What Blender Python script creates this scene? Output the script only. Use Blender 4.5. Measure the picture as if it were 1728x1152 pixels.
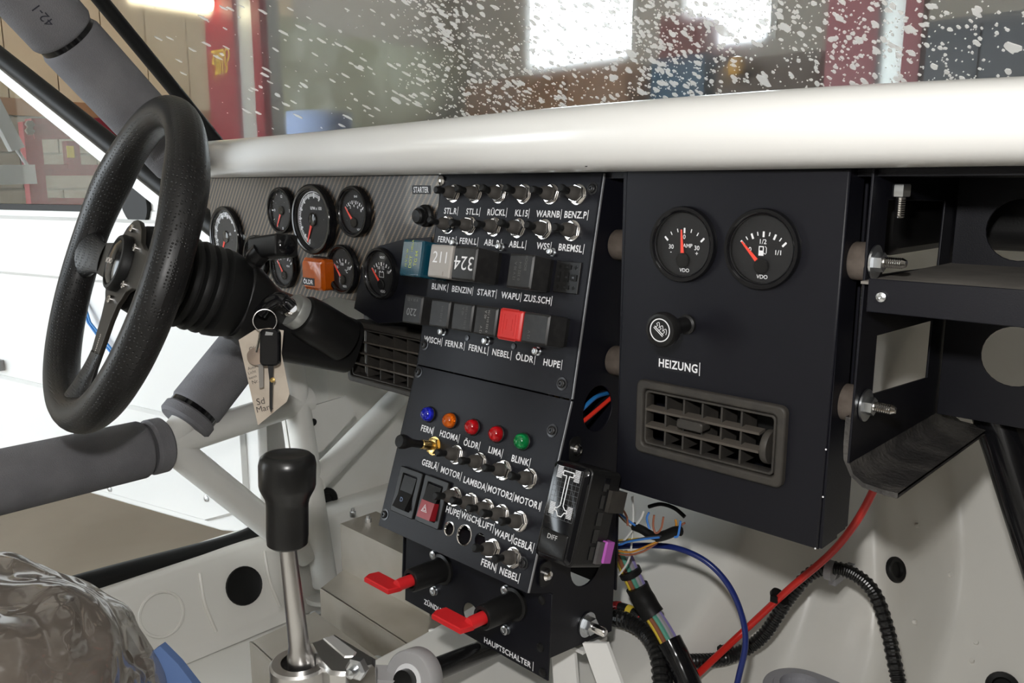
import bpy, bmesh, math, random
from mathutils import Vector, Matrix, noise
from mathutils.bvhtree import BVHTree
R = math.radians
sin, cos, pi = math.sin, math.cos, math.pi
random.seed(7)
for o in list(bpy.data.objects):
    bpy.data.objects.remove(o)
scene = bpy.context.scene
col = scene.collection

# ------------------------------------------------------------------ camera
F = 1400.0
EYE = Vector((0, 0, .66))                       # car floor is z = 0, +Y is the car's nose, +X the passenger side
YAW, PIT = R(44), R(10.6)
fw = Vector((-sin(YAW)*cos(PIT), cos(YAW)*cos(PIT), -sin(PIT)))
rt = Vector((cos(YAW), sin(YAW), 0))
up = rt.cross(fw)
cd = bpy.data.cameras.new('camera')
cam = bpy.data.objects.new('camera', cd)
col.objects.link(cam)
cam.matrix_world = Matrix.Translation(EYE) @ Matrix((rt, up, -fw)).transposed().to_4x4()
cd.sensor_fit = 'HORIZONTAL'; cd.sensor_width = 36.0
cd.lens = F/1728*36
cd.clip_start = .02; cd.clip_end = 100
scene.camera = cam

# ------------------------------------------------------------------ light
W = bpy.data.worlds.new('world'); scene.world = W; W.use_nodes = True
bg = W.node_tree.nodes['Background']
bg.inputs[0].default_value = (.86, .94, 1.0, 1)
bg.inputs[1].default_value = 9.5
fl = bpy.data.lights.new('camera_flash_offscreen', 'POINT')    # the flash above the lens: the photograph shows its hard shadows
fl.energy = 17; fl.color = (1.0, .985, .96); fl.shadow_soft_size = .016
flo = bpy.data.objects.new('camera_flash_offscreen', fl); col.objects.link(flo)
flo.location = EYE + up*.105 - rt*.03
vs = scene.view_settings
vs.view_transform = 'Standard'; vs.look = 'None'; vs.gamma = 1; vs.use_curve_mapping = False
vs.exposure = 0.0
scene.cycles.use_denoising = True
scene.cycles.max_bounces = 8
scene.cycles.transparent_max_bounces = 24
scene.cycles.sample_clamp_indirect = 6.0

# ------------------------------------------------------------------ pixel rays of the photograph -> points on real planes
def ray(u, v):
    return fw + rt*((u-864)/F) + up*((576-v)/F)
def at(u, v, X=None, Y=None, Z=None, D=None, n=None, p=None):
    d = ray(u, v)
    if D is not None: return EYE + d*D
    if X is not None: return EYE + d*((X-EYE.x)/d.x)
    if Y is not None: return EYE + d*((Y-EYE.y)/d.y)
    if Z is not None: return EYE + d*((Z-EYE.z)/d.z)
    return EYE + d*(n.dot(p-EYE)/n.dot(d))
class Frame:
    """a panel's own axes: x along the panel, y up it, z out of it"""
    def __init__(s, o, ey, ex=(1, 0, 0)):
        s.o = Vector(o); s.ex = Vector(ex).normalized(); s.ey = Vector(ey).normalized(); s.n = s.ex.cross(s.ey)
        s.M = Matrix((s.ex, s.ey, s.n)).transposed().to_4x4(); s.M.translation = s.o
    def uv(s, u, v, h=0):
        q = at(u, v, n=s.n, p=s.o+s.n*h) - s.o
        return q.dot(s.ex), q.dot(s.ey)
    def pt(s, a, b, c=0): return s.o + s.ex*a + s.ey*b + s.n*c
    def at(s, a, b, c=0, rz=0):
        return s.M @ Matrix.Translation((a, b, c)) @ Matrix.Rotation(rz, 4, 'Z')

# ------------------------------------------------------------------ materials
MATS = {}
def srgb(r, g, b):
    f = lambda c: (c/255/12.92 if c <= 10 else ((c/255+.055)/1.055)**2.4)
    return (f(r), f(g), f(b))
def mat(name, color, rough=.5, metal=0, spec=.5, coat=0, bump=None, var=None, trans=0, ior=1.45, emit=None, aniso=0):
    """bump=(scale, strength[, detail]); var=(scale, color2, lo, hi) blotches of a second colour"""
    if name in MATS: return MATS[name]
    m = bpy.data.materials.new(name); m.use_nodes = True
    nt = m.node_tree; b = nt.nodes['Principled BSDF']; N = nt.nodes.new; L = nt.links.new
    b.inputs['Base Color'].default_value = (*color, 1)
    b.inputs['Roughness'].default_value = rough
    b.inputs['Metallic'].default_value = metal
    b.inputs['Specular IOR Level'].default_value = spec
    b.inputs['Coat Weight'].default_value = coat
    b.inputs['Coat Roughness'].default_value = .08
    b.inputs['Transmission Weight'].default_value = trans
    b.inputs['IOR'].default_value = ior
    if aniso: b.inputs['Anisotropic'].default_value = aniso
    if emit:
        b.inputs['Emission Color'].default_value = (*emit[0], 1); b.inputs['Emission Strength'].default_value = emit[1]
    tc = N('ShaderNodeTexCoord')
    if var:
        n = N('ShaderNodeTexNoise'); n.inputs['Scale'].default_value = var[0]; n.inputs['Detail'].default_value = 5
        r = N('ShaderNodeMapRange'); r.inputs[1].default_value = var[2]; r.inputs[2].default_value = var[3]
        x = N('ShaderNodeMix'); x.data_type = 'RGBA'
        x.inputs[6].default_value = (*color, 1); x.inputs[7].default_value = (*var[1], 1)
        L(tc.outputs['Object'], n.inputs['Vector']); L(n.outputs['Fac'], r.inputs[0]); L(r.outputs[0], x.inputs[0]); L(x.outputs[2], b.inputs['Base Color'])
    if bump:
        n = N('ShaderNodeTexNoise'); n.inputs['Scale'].default_value = bump[0]; n.inputs['Detail'].default_value = bump[2] if len(bump) > 2 else 2
        u = N('ShaderNodeBump'); u.inputs['Strength'].default_value = bump[1]; u.inputs['Distance'].default_value = .002
        L(tc.outputs['Object'], n.inputs['Vector']); L(n.outputs['Fac'], u.inputs['Height']); L(u.outputs[0], b.inputs['Normal'])
    MATS[name] = m
    return m
def clear(name, tint=(1, 1, 1), haze=0.0, hazecol=(.6, .6, .58), dirt=None, rough=.02, scatter=0, tl=.5):
    """thin clear pane: straight-through light, a Fresnel gloss and a film of dust"""
    m = bpy.data.materials.new(name); m.use_nodes = True
    nt = m.node_tree; nt.nodes.clear(); N = nt.nodes.new; L = nt.links.new
    t = N('ShaderNodeBsdfTransparent'); t.inputs[0].default_value = (*tint, 1)
    g = N('ShaderNodeBsdfGlossy'); g.inputs['Roughness'].default_value = rough
    lw = N('ShaderNodeLayerWeight'); lw.inputs['Blend'].default_value = .5
    pw_ = N('ShaderNodeMath'); pw_.operation = 'POWER'; pw_.inputs[1].default_value = 5; L(lw.outputs['Facing'], pw_.inputs[0])
    fr = N('ShaderNodeMapRange'); fr.inputs[3].default_value = .03; fr.inputs[4].default_value = .9; L(pw_.outputs[0], fr.inputs[0])
    a = N('ShaderNodeMixShader'); L(fr.outputs[0], a.inputs[0]); L(t.outputs[0], a.inputs[1]); L(g.outputs[0], a.inputs[2])
    out = N('ShaderNodeOutputMaterial')
    if scatter:                                   # greasy film: part of the light goes on in a wide forward cone
        rf = N('ShaderNodeBsdfRefraction'); rf.inputs['IOR'].default_value = 1.01; rf.inputs['Roughness'].default_value = .55
        sm_ = N('ShaderNodeMixShader'); sm_.inputs[0].default_value = scatter; L(t.outputs[0], sm_.inputs[1]); L(rf.outputs[0], sm_.inputs[2]); L(sm_.outputs[0], a.inputs[1])
    last = a
    if haze or dirt:
        d = N('ShaderNodeBsdfDiffuse'); d.inputs[0].default_value = (*hazecol, 1)
        tr = N('ShaderNodeBsdfTranslucent'); tr.inputs[0].default_value = (*hazecol, 1)
        dm = N('ShaderNodeMixShader'); dm.inputs[0].default_value = tl; L(d.outputs[0], dm.inputs[1]); L(tr.outputs[0], dm.inputs[2])
        b = N('ShaderNodeMixShader'); b.inputs[0].default_value = haze
        L(a.outputs[0], b.inputs[1]); L(dm.outputs[0], b.inputs[2])
        if dirt:
            tc = N('ShaderNodeTexCoord'); n = N('ShaderNodeTexNoise'); n.inputs['Scale'].default_value = dirt[0]; n.inputs['Detail'].default_value = 6
            r = N('ShaderNodeMapRange'); r.inputs[1].default_value = .35; r.inputs[2].default_value = .75; r.inputs[3].default_value = haze; r.inputs[4].default_value = dirt[1]
            L(tc.outputs['Object'], n.inputs['Vector']); L(n.outputs['Fac'], r.inputs[0]); L(r.outputs[0], b.inputs[0])
        last = b
    L(last.outputs[0], out.inputs[0])
    MATS[name] = m
    return m
K_ = lambda *a: srgb(*a)
M_white = mat('white_gloss_paint', (.77, .765, .745), .28, coat=.3)
M_door = mat('door_white_paint', (.79, .785, .765), .3, coat=.2)
M_body = mat('body_cream_paint', (.79, .775, .73), .33, coat=.25, bump=(9, .12, 4), var=(5, (.70, .665, .60), .5, .8))
M_cage = mat('cage_cream_paint', (.76, .75, .71), .3, coat=.3)
M_black = mat('black_powder_coat', (.0050, .0051, .0082), .44, spec=.3, bump=(900, .05))
M_plas = mat('black_plastic', (.009, .0088, .0088), .38, spec=.35, bump=(500, .04))
M_dplas = mat('dusty_black_plastic', (.03, .027, .024), .55, spec=.35, var=(40, (.05, .045, .038), .45, .75))
M_rub = mat('black_rubber', (.007, .007, .007), .5, spec=.3)
M_mount = mat('brown_grey_rubber', (.075, .06, .05), .75, spec=.2, var=(60, (.12, .1, .085), .4, .7))
M_gloss = mat('gloss_black', (.006, .006, .007), .12, spec=.5)
M_chrome = mat('chrome', (.82, .80, .78), .14, 1)
M_zinc = mat('zinc_steel', (.66, .68, .70), .28, 1)
M_brass = mat('brass', (.62, .44, .17), .25, 1)
M_alu = mat('brushed_aluminium', (.62, .61, .60), .3, 1, bump=(300, .03))
M_alud = mat('dull_aluminium_sheet', (.50, .465, .41), .4, .55, var=(6, (.38, .335, .27), .4, .7))
M_cast = mat('grey_cast_aluminium', (.40, .40, .43), .5, .25, bump=(400, .2))
M_print = mat('white_print', (.78, .78, .80), .5)
M_bluep = mat('blue_print', (.16, .22, .36), .5)
M_tape = mat('black_label_tape', (.010, .010, .013), .5, spec=.3)
M_red = mat('red_plastic', (.62, .018, .022), .4)
M_needle = mat('red_needle', (.85, .06, .035), .4)
M_dial = mat('black_dial', (.010, .010, .011), .6, spec=.3)
M_glass = clear('gauge_glass', haze=.004)
M_foam = mat('grey_foam', (.17, .168, .178), .85, spec=.15, bump=(700, .5, 3), var=(16, (.215, .212, .222), .4, .7))
M_steel = mat('black_chrome_screw', (.05, .05, .052), .3, .8)

# ------------------------------------------------------------------ mesh collector
class MB:
    def __init__(s): s.v = []; s.f = []; s.m = []
    def add(s, vs, fs, T=None, mi=0):
        k = len(s.v)
        s.v += [tuple(T @ Vector(q)) if T else tuple(q) for q in vs]
        s.f += [tuple(i+k for i in f) for f in fs]; s.m += [mi]*len(fs)
        return s
    def box(s, x0, x1, y0, y1, z0, z1, T=None, mi=0):
        V = [(x, y, z) for x in (x0, x1) for y in (y0, y1) for z in (z0, z1)]
        return s.add(V, [(0, 1, 3, 2), (4, 6, 7, 5), (0, 4, 5, 1), (2, 3, 7, 6), (0, 2, 6, 4), (1, 5, 7, 3)], T, mi)
    def prism(s, P, z0, z1, T=None, mi=0, ch=0):
        """solid over a convex-ish outline P, front face at z1, with a small chamfer ch"""
        n = len(P); cx = sum(p[0] for p in P)/n; cy = sum(p[1] for p in P)/n
        A = sum(P[i][0]*P[(i+1) % n][1]-P[(i+1) % n][0]*P[i][1] for i in range(n))
        if A < 0: P = P[::-1]
        rings = [[(x, y, z0) for x, y in P]]
        if ch:
            w = max(max(abs(x-cx) for x, y in P), 1e-6); h = max(max(abs(y-cy) for x, y in P), 1e-6)
            rings.append([(x, y, z1-ch) for x, y in P])
            rings.append([(cx+(x-cx)*(1-ch/w), cy+(y-cy)*(1-ch/h), z1) for x, y in P])
        else: rings.append([(x, y, z1) for x, y in P])
        V = [q for r in rings for q in r]; fs = [tuple(range(n))[::-1], tuple(range(len(V)-n, len(V)))]
        for k in range(len(rings)-1):
            fs += [(k*n+i, k*n+(i+1) % n, (k+1)*n+(i+1) % n, (k+1)*n+i) for i in range(n)]
        return s.add(V, fs, T, mi)
    def lathe(s, prof, n=24, T=None, mi=0, closed=False, a0=0, a1=2*pi):
        """prof = [(r, z)...] turned about z"""
        full = abs(a1-a0-2*pi) < 1e-6; V = []; fs = []; m = n if full else n+1
        for r, z in prof:
            V += [(r*cos(a0+(a1-a0)*i/n), r*sin(a0+(a1-a0)*i/n), z) for i in range(m)]
        for k in range(len(prof)-1):
            for i in range(n):
                j = (i+1) % m; fs.append((k*m+i, k*m+j, (k+1)*m+j, (k+1)*m+i))
        if not closed and full:
            if prof[0][0] > 1e-6: fs.append(tuple(range(m))[::-1])
            if prof[-1][0] > 1e-6: fs.append(tuple(range(len(V)-m, len(V))))
        return s.add(V, fs, T, mi)
    def cyl(s, p0, p1, r0, r1=None, n=20, mi=0, T=None):
        p0 = Vector(p0); p1 = Vector(p1); d = p1-p0
        Q = Matrix.Translation(p0) @ d.to_track_quat('Z', 'Y').to_matrix().to_4x4()
        if T: Q = T @ Q
        return s.lathe([(r0, 0), (r0 if r1 is None else r1, d.length)], n, Q, mi)
    def tube(s, P, r, n=12, mi=0, cap=True):
        """sweep along P; r a number or one radius for each point"""
        P = [Vector(p) for p in P]; V = []; fs = []; m = len(P)
        rr = r if isinstance(r, (list, tuple)) else [r]*m
        t0 = (P[1]-P[0]).normalized(); a = t0.orthogonal().normalized()
        for i in range(m):
            t = (P[min(i+1, m-1)]-P[max(i-1, 0)]).normalized()
            a = (a - t*a.dot(t)).normalized(); b = t.cross(a)
            V += [P[i]+(a*cos(2*pi*k/n)+b*sin(2*pi*k/n))*rr[i] for k in range(n)]
        for i in range(m-1):
            fs += [(i*n+k, i*n+(k+1) % n, (i+1)*n+(k+1) % n, (i+1)*n+k) for k in range(n)]
        if cap: fs += [tuple(range(n))[::-1], tuple(range((m-1)*n, m*n))]
        return s.add(V, fs, None, mi)
    def grid(s, fn, nu, nv, mi=0, T=None):
        V = [fn(i/nu, j/nv) for j in range(nv+1) for i in range(nu+1)]
        fs = [(j*(nu+1)+i, j*(nu+1)+i+1, (j+1)*(nu+1)+i+1, (j+1)*(nu+1)+i) for j in range(nv) for i in range(nu)]
        return s.add(V, fs, T, mi)
    def mesh(s, name, mats, sharp=38):
        me = bpy.data.meshes.new(name)
        me.from_pydata(s.v, [], s.f)
        for x in (mats if isinstance(mats, (list, tuple)) else [mats]): me.materials.append(x)
        me.polygons.foreach_set('material_index', s.m)
        me.polygons.foreach_set('use_smooth', [True]*len(s.f))
        me.update(); me.set_sharp_from_angle(angle=R(sharp))
        return me
    def build(s, name, mats, parent=None, M=None, sharp=38, **t):
        return link(name, s.mesh(name, mats, sharp), parent, M, **t)
def link(name, me, parent=None, M=None, label=None, cat=None, group=None, kind=None):
    o = bpy.data.objects.new(name, me); col.objects.link(o)
    if M is not None: o.matrix_local = M
    if parent: o.parent = parent
    return tag(o, label, cat, group, kind)
def tag(o, label=None, cat=None, group=None, kind=None):
    for k, v in (('label', label), ('category', cat), ('group', group), ('kind', kind)):
        if v: o[k] = v
    return o
def thing(name, M, label, cat, group=None):
    if not isinstance(M, Matrix): M = Matrix.Translation(Vector(M))
    o = bpy.data.objects.new(name, None); col.objects.link(o); o.matrix_local = M; o.empty_display_size = .02
    return tag(o, label, cat, group)
def copy_thing(o, M, label, parent=None):
    c = o.copy(); col.objects.link(c)
    if parent is None: c.matrix_local = M; c['label'] = label
    else: c.parent = parent
    for ch in o.children: copy_thing(ch, None, None, c)
    return c
def curve_mesh(cu):
    o = bpy.data.objects.new('tmp', cu); col.objects.link(o)
    dg = bpy.context.evaluated_depsgraph_get()
    me = bpy.data.meshes.new_from_object(o.evaluated_get(dg))
    bpy.data.objects.remove(o); bpy.data.curves.remove(cu)
    return me
def plate(outline, holes, th, bev=.0006, m=None):
    """sheet metal: outline and holes in its own x, y; front face at z = 0"""
    cu = bpy.data.curves.new('plate', 'CURVE'); cu.dimensions = '2D'; cu.fill_mode = 'BOTH'
    cu.extrude = max(th/2-bev, 1e-5); cu.bevel_depth = bev; cu.bevel_resolution = 1; cu.offset = -bev
    for P in [outline]+list(holes):
        sp = cu.splines.new('POLY'); sp.points.add(len(P)-1); sp.use_cyclic_u = True
        for q, p in zip(sp.points, P): q.co = (p[0], p[1], 0, 1)
    me = curve_mesh(cu)
    for v in me.vertices: v.co.z -= th/2
    me.materials.clear()
    if m: me.materials.append(m)
    me.polygons.foreach_set('use_smooth', [True]*len(me.polygons)); me.set_sharp_from_angle(angle=R(50))
    return me
def circ(x, y, r, n=28, ry=None):
    return [(x+r*cos(2*pi*i/n), y+(ry or r)*sin(2*pi*i/n)) for i in range(n)]
def rrect(x0, x1, y0, y1, r, n=5):
    P = []
    for cx, cy, a in ((x1-r, y1-r, 0), (x0+r, y1-r, 90), (x0+r, y0+r, 180), (x1-r, y0+r, 270)):
        P += [(cx+r*cos(R(a+90*i/n)), cy+r*sin(R(a+90*i/n))) for i in range(n+1)]
    return P
TXT = {}
def text_mesh(body, h, m, bold=.012, th=.0002, space=1.0, narrow=1.0):
    """flat lettering, cap height h, centred on the origin"""
    key = (body, h, m.name, bold, space, narrow)
    if key in TXT: return TXT[key]
    cu = bpy.data.curves.new('text', 'FONT'); cu.body = body; cu.size = 1; cu.offset = bold; cu.extrude = 0
    cu.space_character = space; cu.resolution_u = 3
    me = curve_mesh(cu)
    xs = [v.co.x for v in me.vertices]; s = h/.69
    cx = (min(xs)+max(xs))/2
    for v in me.vertices: v.co = ((v.co.x-cx)*s*narrow, (v.co.y-.345)*s, th)
    me.materials.clear(); me.materials.append(m)
    TXT[key] = me
    return me
def twidth(me): return max(v.co.x for v in me.vertices)-min(v.co.x for v in me.vertices)
def smooth_path(P, k=8):
    P = [Vector(p) for p in P]; out = []
    for i in range(len(P)-1):
        a = P[max(i-1, 0)]; b = P[i]; c = P[i+1]; d = P[min(i+2, len(P)-1)]
        for j in range(k):
            t = j/k
            out.append(.5*((2*b)+(c-a)*t+(2*a-5*b+4*c-d)*t*t+(3*b-a-3*c+d)*t**3))
    out.append(P[-1])
    return out
ROTX = Matrix.Rotation(R(90), 4, 'X')
def along(p0, p1):
    p0 = Vector(p0); d = Vector(p1)-p0
    return Matrix.Translation(p0) @ d.to_track_quat('Z', 'Y').to_matrix().to_4x4()

# ================================================================== the garage
G = -.27
FRONT = Frame((0, 6.0, 0), (0, 0, 1))
LEFT = Frame((-6.5, 0, 0), (0, 0, 1), (0, 1, 0))
M_floor = mat('concrete_floor', (.40, .345, .275), .6, spec=.3, var=(2.2, (.33, .28, .22), .4, .7), bump=(30, .1, 4))
M_plaster = mat('grey_plaster', (.50, .46, .40), .8, var=(1.2, (.40, .36, .30), .35, .7))
M_wood = mat('pale_wood_board', (.62, .49, .33), .6, var=(3, (.56, .43, .28), .4, .7))
M_block = mat('grey_block', (.40, .345, .29), .85, var=(9, (.33, .28, .235), .35, .7), bump=(60, .3, 4))
M_liftred = mat('lift_red_paint', (.27, .028, .042), .45)
M_beam = mat('brown_timber', (.33, .17, .085), .7, var=(5, (.27, .13, .06), .4, .7))
M_galv = mat('galvanised_rail', (.62, .64, .62), .45, .5)
M_yel = mat('yellow_print', (.75, .55, .05), .5)
MB().box(-9, 5, -5, 9, G-.1, G).build('floor', M_floor, kind='structure')
w1 = [FRONT.uv(890, 118), FRONT.uv(1075, 118)]; w2 = [FRONT.uv(1150, 86), FRONT.uv(1310, 86)]
WIN = [(w1[0][0], w1[1][0], w1[0][1], w1[0][1]+1.3), (w2[0][0], w2[1][0], w2[0][1], w2[0][1]+1.15)]
link('wall_front', plate([(-9, G), (5, G), (5, 3.6), (-9, 3.6)], [[(a, c), (b, c), (b, d), (a, d)] for a, b, c, d in WIN], .2, .001, M_plaster), None, FRONT.M, kind='structure')
for i, (a, b, c, d) in enumerate(WIN):
    w = MB()
    t = .05
    for q in ((a, b, c, c+t), (a, b, d-t, d), (a, a+t, c+t, d-t), (b-t, b, c+t, d-t)): w.box(*q, -.12, .02)
    o = w.build('window_%d' % (i+1), mat('white_window_frame', (.75, .75, .73), .5), None, FRONT.M, kind='structure')
    MB().box(a+t, b-t, c+t, d-t, -.062, -.058).build('pane', clear('window_pane_glass_%d' % i, haze=.05), o)
wl = MB().box(-6.7, -6.5, -5, 6.2, G, 3.6).build('wall_left', M_plaster, kind='structure')
link('wall_back', plate([(-6.7, G), (5.2, G), (5.2, 3.6), (-6.7, 3.6)], [[(-5.6, G+.001), (-1.6, G+.001), (-1.6, 2.3), (-5.6, 2.3)]], .2, .001, M_plaster), None, Frame((0, -3.2, 0), (0, 0, 1)).M, kind='structure')
MB().box(5, 5.2, -5, 6.2, G, 3.6).build('wall_right', M_plaster, kind='structure')
MB().box(-6.7, 5.2, -3.2, 6.2, 3.6, 3.75).build('ceiling', mat('ceiling_white', (.62, .60, .55), .8), kind='structure')
# pale boards above, a timber rail, block masonry below (seen through the driver's door)
zr = at(60, 168, X=-6.45).z; zr2 = at(60, 196, X=-6.45).z
y0 = -.4
bd = MB().box(-.0, .02, 0, .31, 0, 3.6-zr).mesh('board', M_wood)
for k in range(14):
    link('board', bd, wl, Matrix.Translation((-6.5, y0+k*.318, zr)))
MB().box(0, .06, y0, y0+14*.318, zr2, zr).build('trim_1', M_beam, None, Matrix.Translation((-6.5, 0, 0)), kind='structure')
bk = MB().box(0, .025, .006, .494, .005, .235).mesh('block', M_block)
nz = int((zr2-G)/.245)
for r in range(nz):
    for k in range(8):
        link('block', bk, wl, Matrix.Translation((-6.5, y0+k*.5-(.25 if r % 2 else 0), zr2-(r+1)*.245)))
# tarpaulin hung in the corner
ta, tb = at(446, 14, X=-6.3), at(838, 60, X=-6.3)
def tarp(i, j):
    y = ta.y+(5.98-ta.y)*i; z = .25+(ta.z-.1*sin(2.5*i)-.25)*j
    p = Vector((y*1.3, z*1.1, .3))
    return (-6.36+.10*noise.noise(p*1.6)+.07*sin(9*i+2.2*noise.noise(p*1.2)+j*1.5)*(1-.5*j)+.02*noise.noise(p*6), y, z)
tg = MB().grid(tarp, 90, 60)
tg.build('tarpaulin', mat('khaki_tarp', (.33, .335, .225), .45, spec=.4, var=(1.5, (.42, .42, .31), .35, .7)), label='khaki green tarpaulin hanging in folds on the garage wall', cat='tarpaulin', sharp=60)
# two red lift posts
def lift_post(u0, u1, u2, u3, Y, label, words):
    pm = at((u0+u3)/2, 200, Y=Y); a, b, c, d = (at(u, 200, Y=Y).x for u in (u0, u1, u2, u3))
    t = thing('lift_post', (pm.x, Y, G), label, 'lift post', 'two-post car lift')
    MB().box(a-pm.x, b-pm.x, 0, .3, 0, 2.9).build('red_column', M_liftred, t)
    MB().box(b-pm.x, c-pm.x, .03, .2, 0, 2.9).build('carriage_rail', M_galv, t)
    MB().box(c-pm.x, d-pm.x, 0, .05, 0, 2.9).build('red_column', M_liftred, t)
    MB().box(a-pm.x-.1, d-pm.x+.1, -.15, .4, 0, .03).build('base_plate', M_liftred, t)
    for k, w in enumerate(words):
        z = at(u0, 98+18*k, Y=Y).z - G
        link('lettering', text_mesh(w, .085, M_yel, .02, .0), t, Matrix.Translation(((a+b)/2-pm.x, -.003, z)) @ ROTX @ Matrix.Scale(.75, 4, (1, 0, 0)))
    return t
lift_post(356, 403, 433, 447, 2.8, 'red lift post with yellow lettering and galvanised rail beside the tarpaulin', ['ZIPPO', '2015'])
lift_post(1386, 1470, 1513, 1543, 2.8, 'red lift post with pale rail and no lettering, beyond the heater gauges', [])
# lamp, roll, workbench, cabinets
la, lb = at(225, 3, X=-5.4), at(356, 7, X=-5.4)
t = thing('ceiling_lamp', (-5.4, (la.y+lb.y)/2, la.z+.06), 'lit warm fluorescent batten lamp hanging before the pale boards', 'lamp')
hw = abs(lb.y-la.y)/2
MB().box(-.05, .05, -hw, hw, .02, .07).build('housing', M_galv, t)
MB().cyl((0, -hw, 0), (0, hw, 0), .045).build('tube', mat('lamp_tube', (1, .95, .8), .5, emit=((1, .86, .55), 7)), t)
MB().box(-.01, .01, -.01, .01, .06, 3.6-la.z-.06).build('hanger', M_galv, t)
RY = 2.3; rb = at(540, 232, Y=RY)
t = thing('paper_roll', (rb.x, RY, G), 'pale blue paper roll on a stand before the tarpaulin', 'paper roll')
r_ = abs(at(582, 210, Y=RY).x-at(497, 210, Y=RY).x)*.36
zt = at(540, 190, Y=RY).z-G
M_roll = mat('blue_paper', (.33, .42, .66), .8)
MB().lathe([(.02, zt-.42), (r_, zt-.42), (r_, zt), (.025, zt), (.025, zt-.03)], 32).build('roll', M_roll, t)
MB().cyl((0, 0, 0), (0, 0, zt-.42), .02).lathe([(.25, 0), (.25, .02)], 24).build('stand', M_galv, t)
wa, wb = at(786, 140, Y=5.6), at(1062, 140, Y=5.6)
t = thing('timber_cupboard', ((wa.x+wb.x)/2, 5.6, G), 'brown timber cupboard standing below the bright window', 'cupboard')
hw = (wb.x-wa.x)/2; hh = wa.z-G
MB().box(-hw, hw, 0, .35, 0, hh).build('body', M_beam, t)
for k in range(3): MB().box(-hw+k*hw*2/3+.015, -hw+(k+1)*hw*2/3-.015, -.02, 0, .06, hh-.05).build('door', M_beam, t)
M_navy = mat('navy_steel', (.018, .027, .045), .4)
wa, wb = at(1100, 100, Y=5.5), at(1190, 100, Y=5.5)
t = thing('tool_cabinet', ((wa.x+wb.x)/2, 5.5, G), 'blue steel tool cabinet between the two bright windows', 'cabinet')
MB().box((wa.x-wb.x)/2, (wb.x-wa.x)/2, 0, .4, 0, wa.z-G).build('body', mat('mid_blue_steel', (.05, .13, .22), .4), t)
for k in range(4): MB().box((wa.x-wb.x)/2+.03, (wb.x-wa.x)/2-.03, -.02, 0, .1+k*.33, .1+k*.33+.29).build('drawer', mat('mid_blue_steel', (0, 0, 0)), t)
MB().box(-.2, .2, .05, .3, at(1145, 20, Y=5.5).z-G-.7, at(1145, 20, Y=5.5).z-G).build('red_box', mat('faded_red', (.22, .05, .05), .6), t)
wa, wb = at(1550, 50, Y=4.6), at(1790, 50, Y=4.6)
t = thing('steel_locker', ((wa.x+wb.x)/2, 4.6, G), 'dark navy steel locker with double doors beside the pale lift post', 'locker')
hw = (wb.x-wa.x)/2; hh = at(1600, 32, Y=4.6).z-G
MB().box(-hw, hw, 0, .5, 0, hh).build('body', M_navy, t)
for sx in (-1, 1):
    d = MB().box(min(0, sx*hw)+.02, max(0, sx*hw)-.02, -.02, 0, .08, hh-.04).build('door', M_navy, t)
    MB().box(sx*.06-.01, sx*.06+.01, -.05, -.02, hh*.55, hh*.55+.14).build('handle', M_galv, d)
wa, wb = at(1210, 92, Y=5.6), at(1385, 92, Y=5.6)
t = thing('storage_cupboard', ((wa.x+wb.x)/2, 5.6, G), 'grey brown storage cupboard under the second bright window', 'cupboard')
hw = (wb.x-wa.x)/2; hh = wa.z-G-.05
MB().box(-hw, hw, 0, .35, 0, hh).build('body', mat('brown_grey_panel', (.16, .12, .10), .6), t)
for k in range(2): MB().box(-hw+k*hw+.015, -hw+(k+1)*hw-.015, -.02, 0, .06, hh-.05).build('door', mat('brown_grey_panel', (0, 0, 0)), t)
p = at(1243, 113, Y=5.38)
t = thing('hand_lamp', (p.x, 5.38, p.z-.06), 'small amber work lamp clipped on the grey brown cupboard', 'lamp')
MB().lathe([(.0, -.06), (.05, -.05), (.065, 0), (.05, .06), (0, .075)], 20, Matrix.Translation((0, 0, .06))).build('amber_lens', mat('amber_lamp', (.85, .45, .07), .3), t)
MB().cyl((0, .04, .03), (0, .25, .03), .02).build('clip', M_rub, t)
# red stand, seen through the driver's door window
def bar3(t, name, p, q, r, m):
    return MB().box(-r, r, -r, r, 0, (q-p).length, along(p-Vector(t.location), q-Vector(t.location))).build(name, m, t)
X0 = -4.2
A = {k: at(u, v, X=X0) for k, (u, v) in dict(a=(50, 218), b=(185, 216), c=(50, 345), d=(185, 345), e=(50, 287), f=(185, 287), g=(50, 420), h=(185, 420)).items()}
t = thing('red_rack', (X0, A['a'].y, G), 'red steel rack with yellow sticker against the block wall', 'rack')
for p in 'ab':
    bar3(t, 'upright', Vector((X0, A[p].y, G)), A[p]+Vector((0, 0, .03)), .035, M_liftred)
for p, q, r in (('a', 'b', .045), ('e', 'f', .025), ('c', 'd', .03)): bar3(t, 'rail', A[p], A[q], r, M_liftred)
pa, pb = at(108, 238, X=X0), at(134, 285, X=X0)
MB().box(-.03, .03, pa.y, pb.y, pb.z, pa.z, Matrix.Translation(-Vector(t.location)+Vector((X0, 0, 0)))).build('control_box', M_liftred, t)
pa, pb = at(113, 246, X=X0+.04), at(127, 266, X=X0+.04)
MB().box(.03, .034, pa.y, pb.y, pb.z, pa.z, Matrix.Translation(-Vector(t.location)+Vector((X0, 0, 0)))).build('sticker', M_yel, t)
for u, v in ((49, 210), (49, 221)):
    p = at(u, v, X=X0+.05)-Vector(t.location); MB().cyl(p, p+Vector((.02, 0, 0)), .018, n=6).build('bolt', M_zinc, t)
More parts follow.
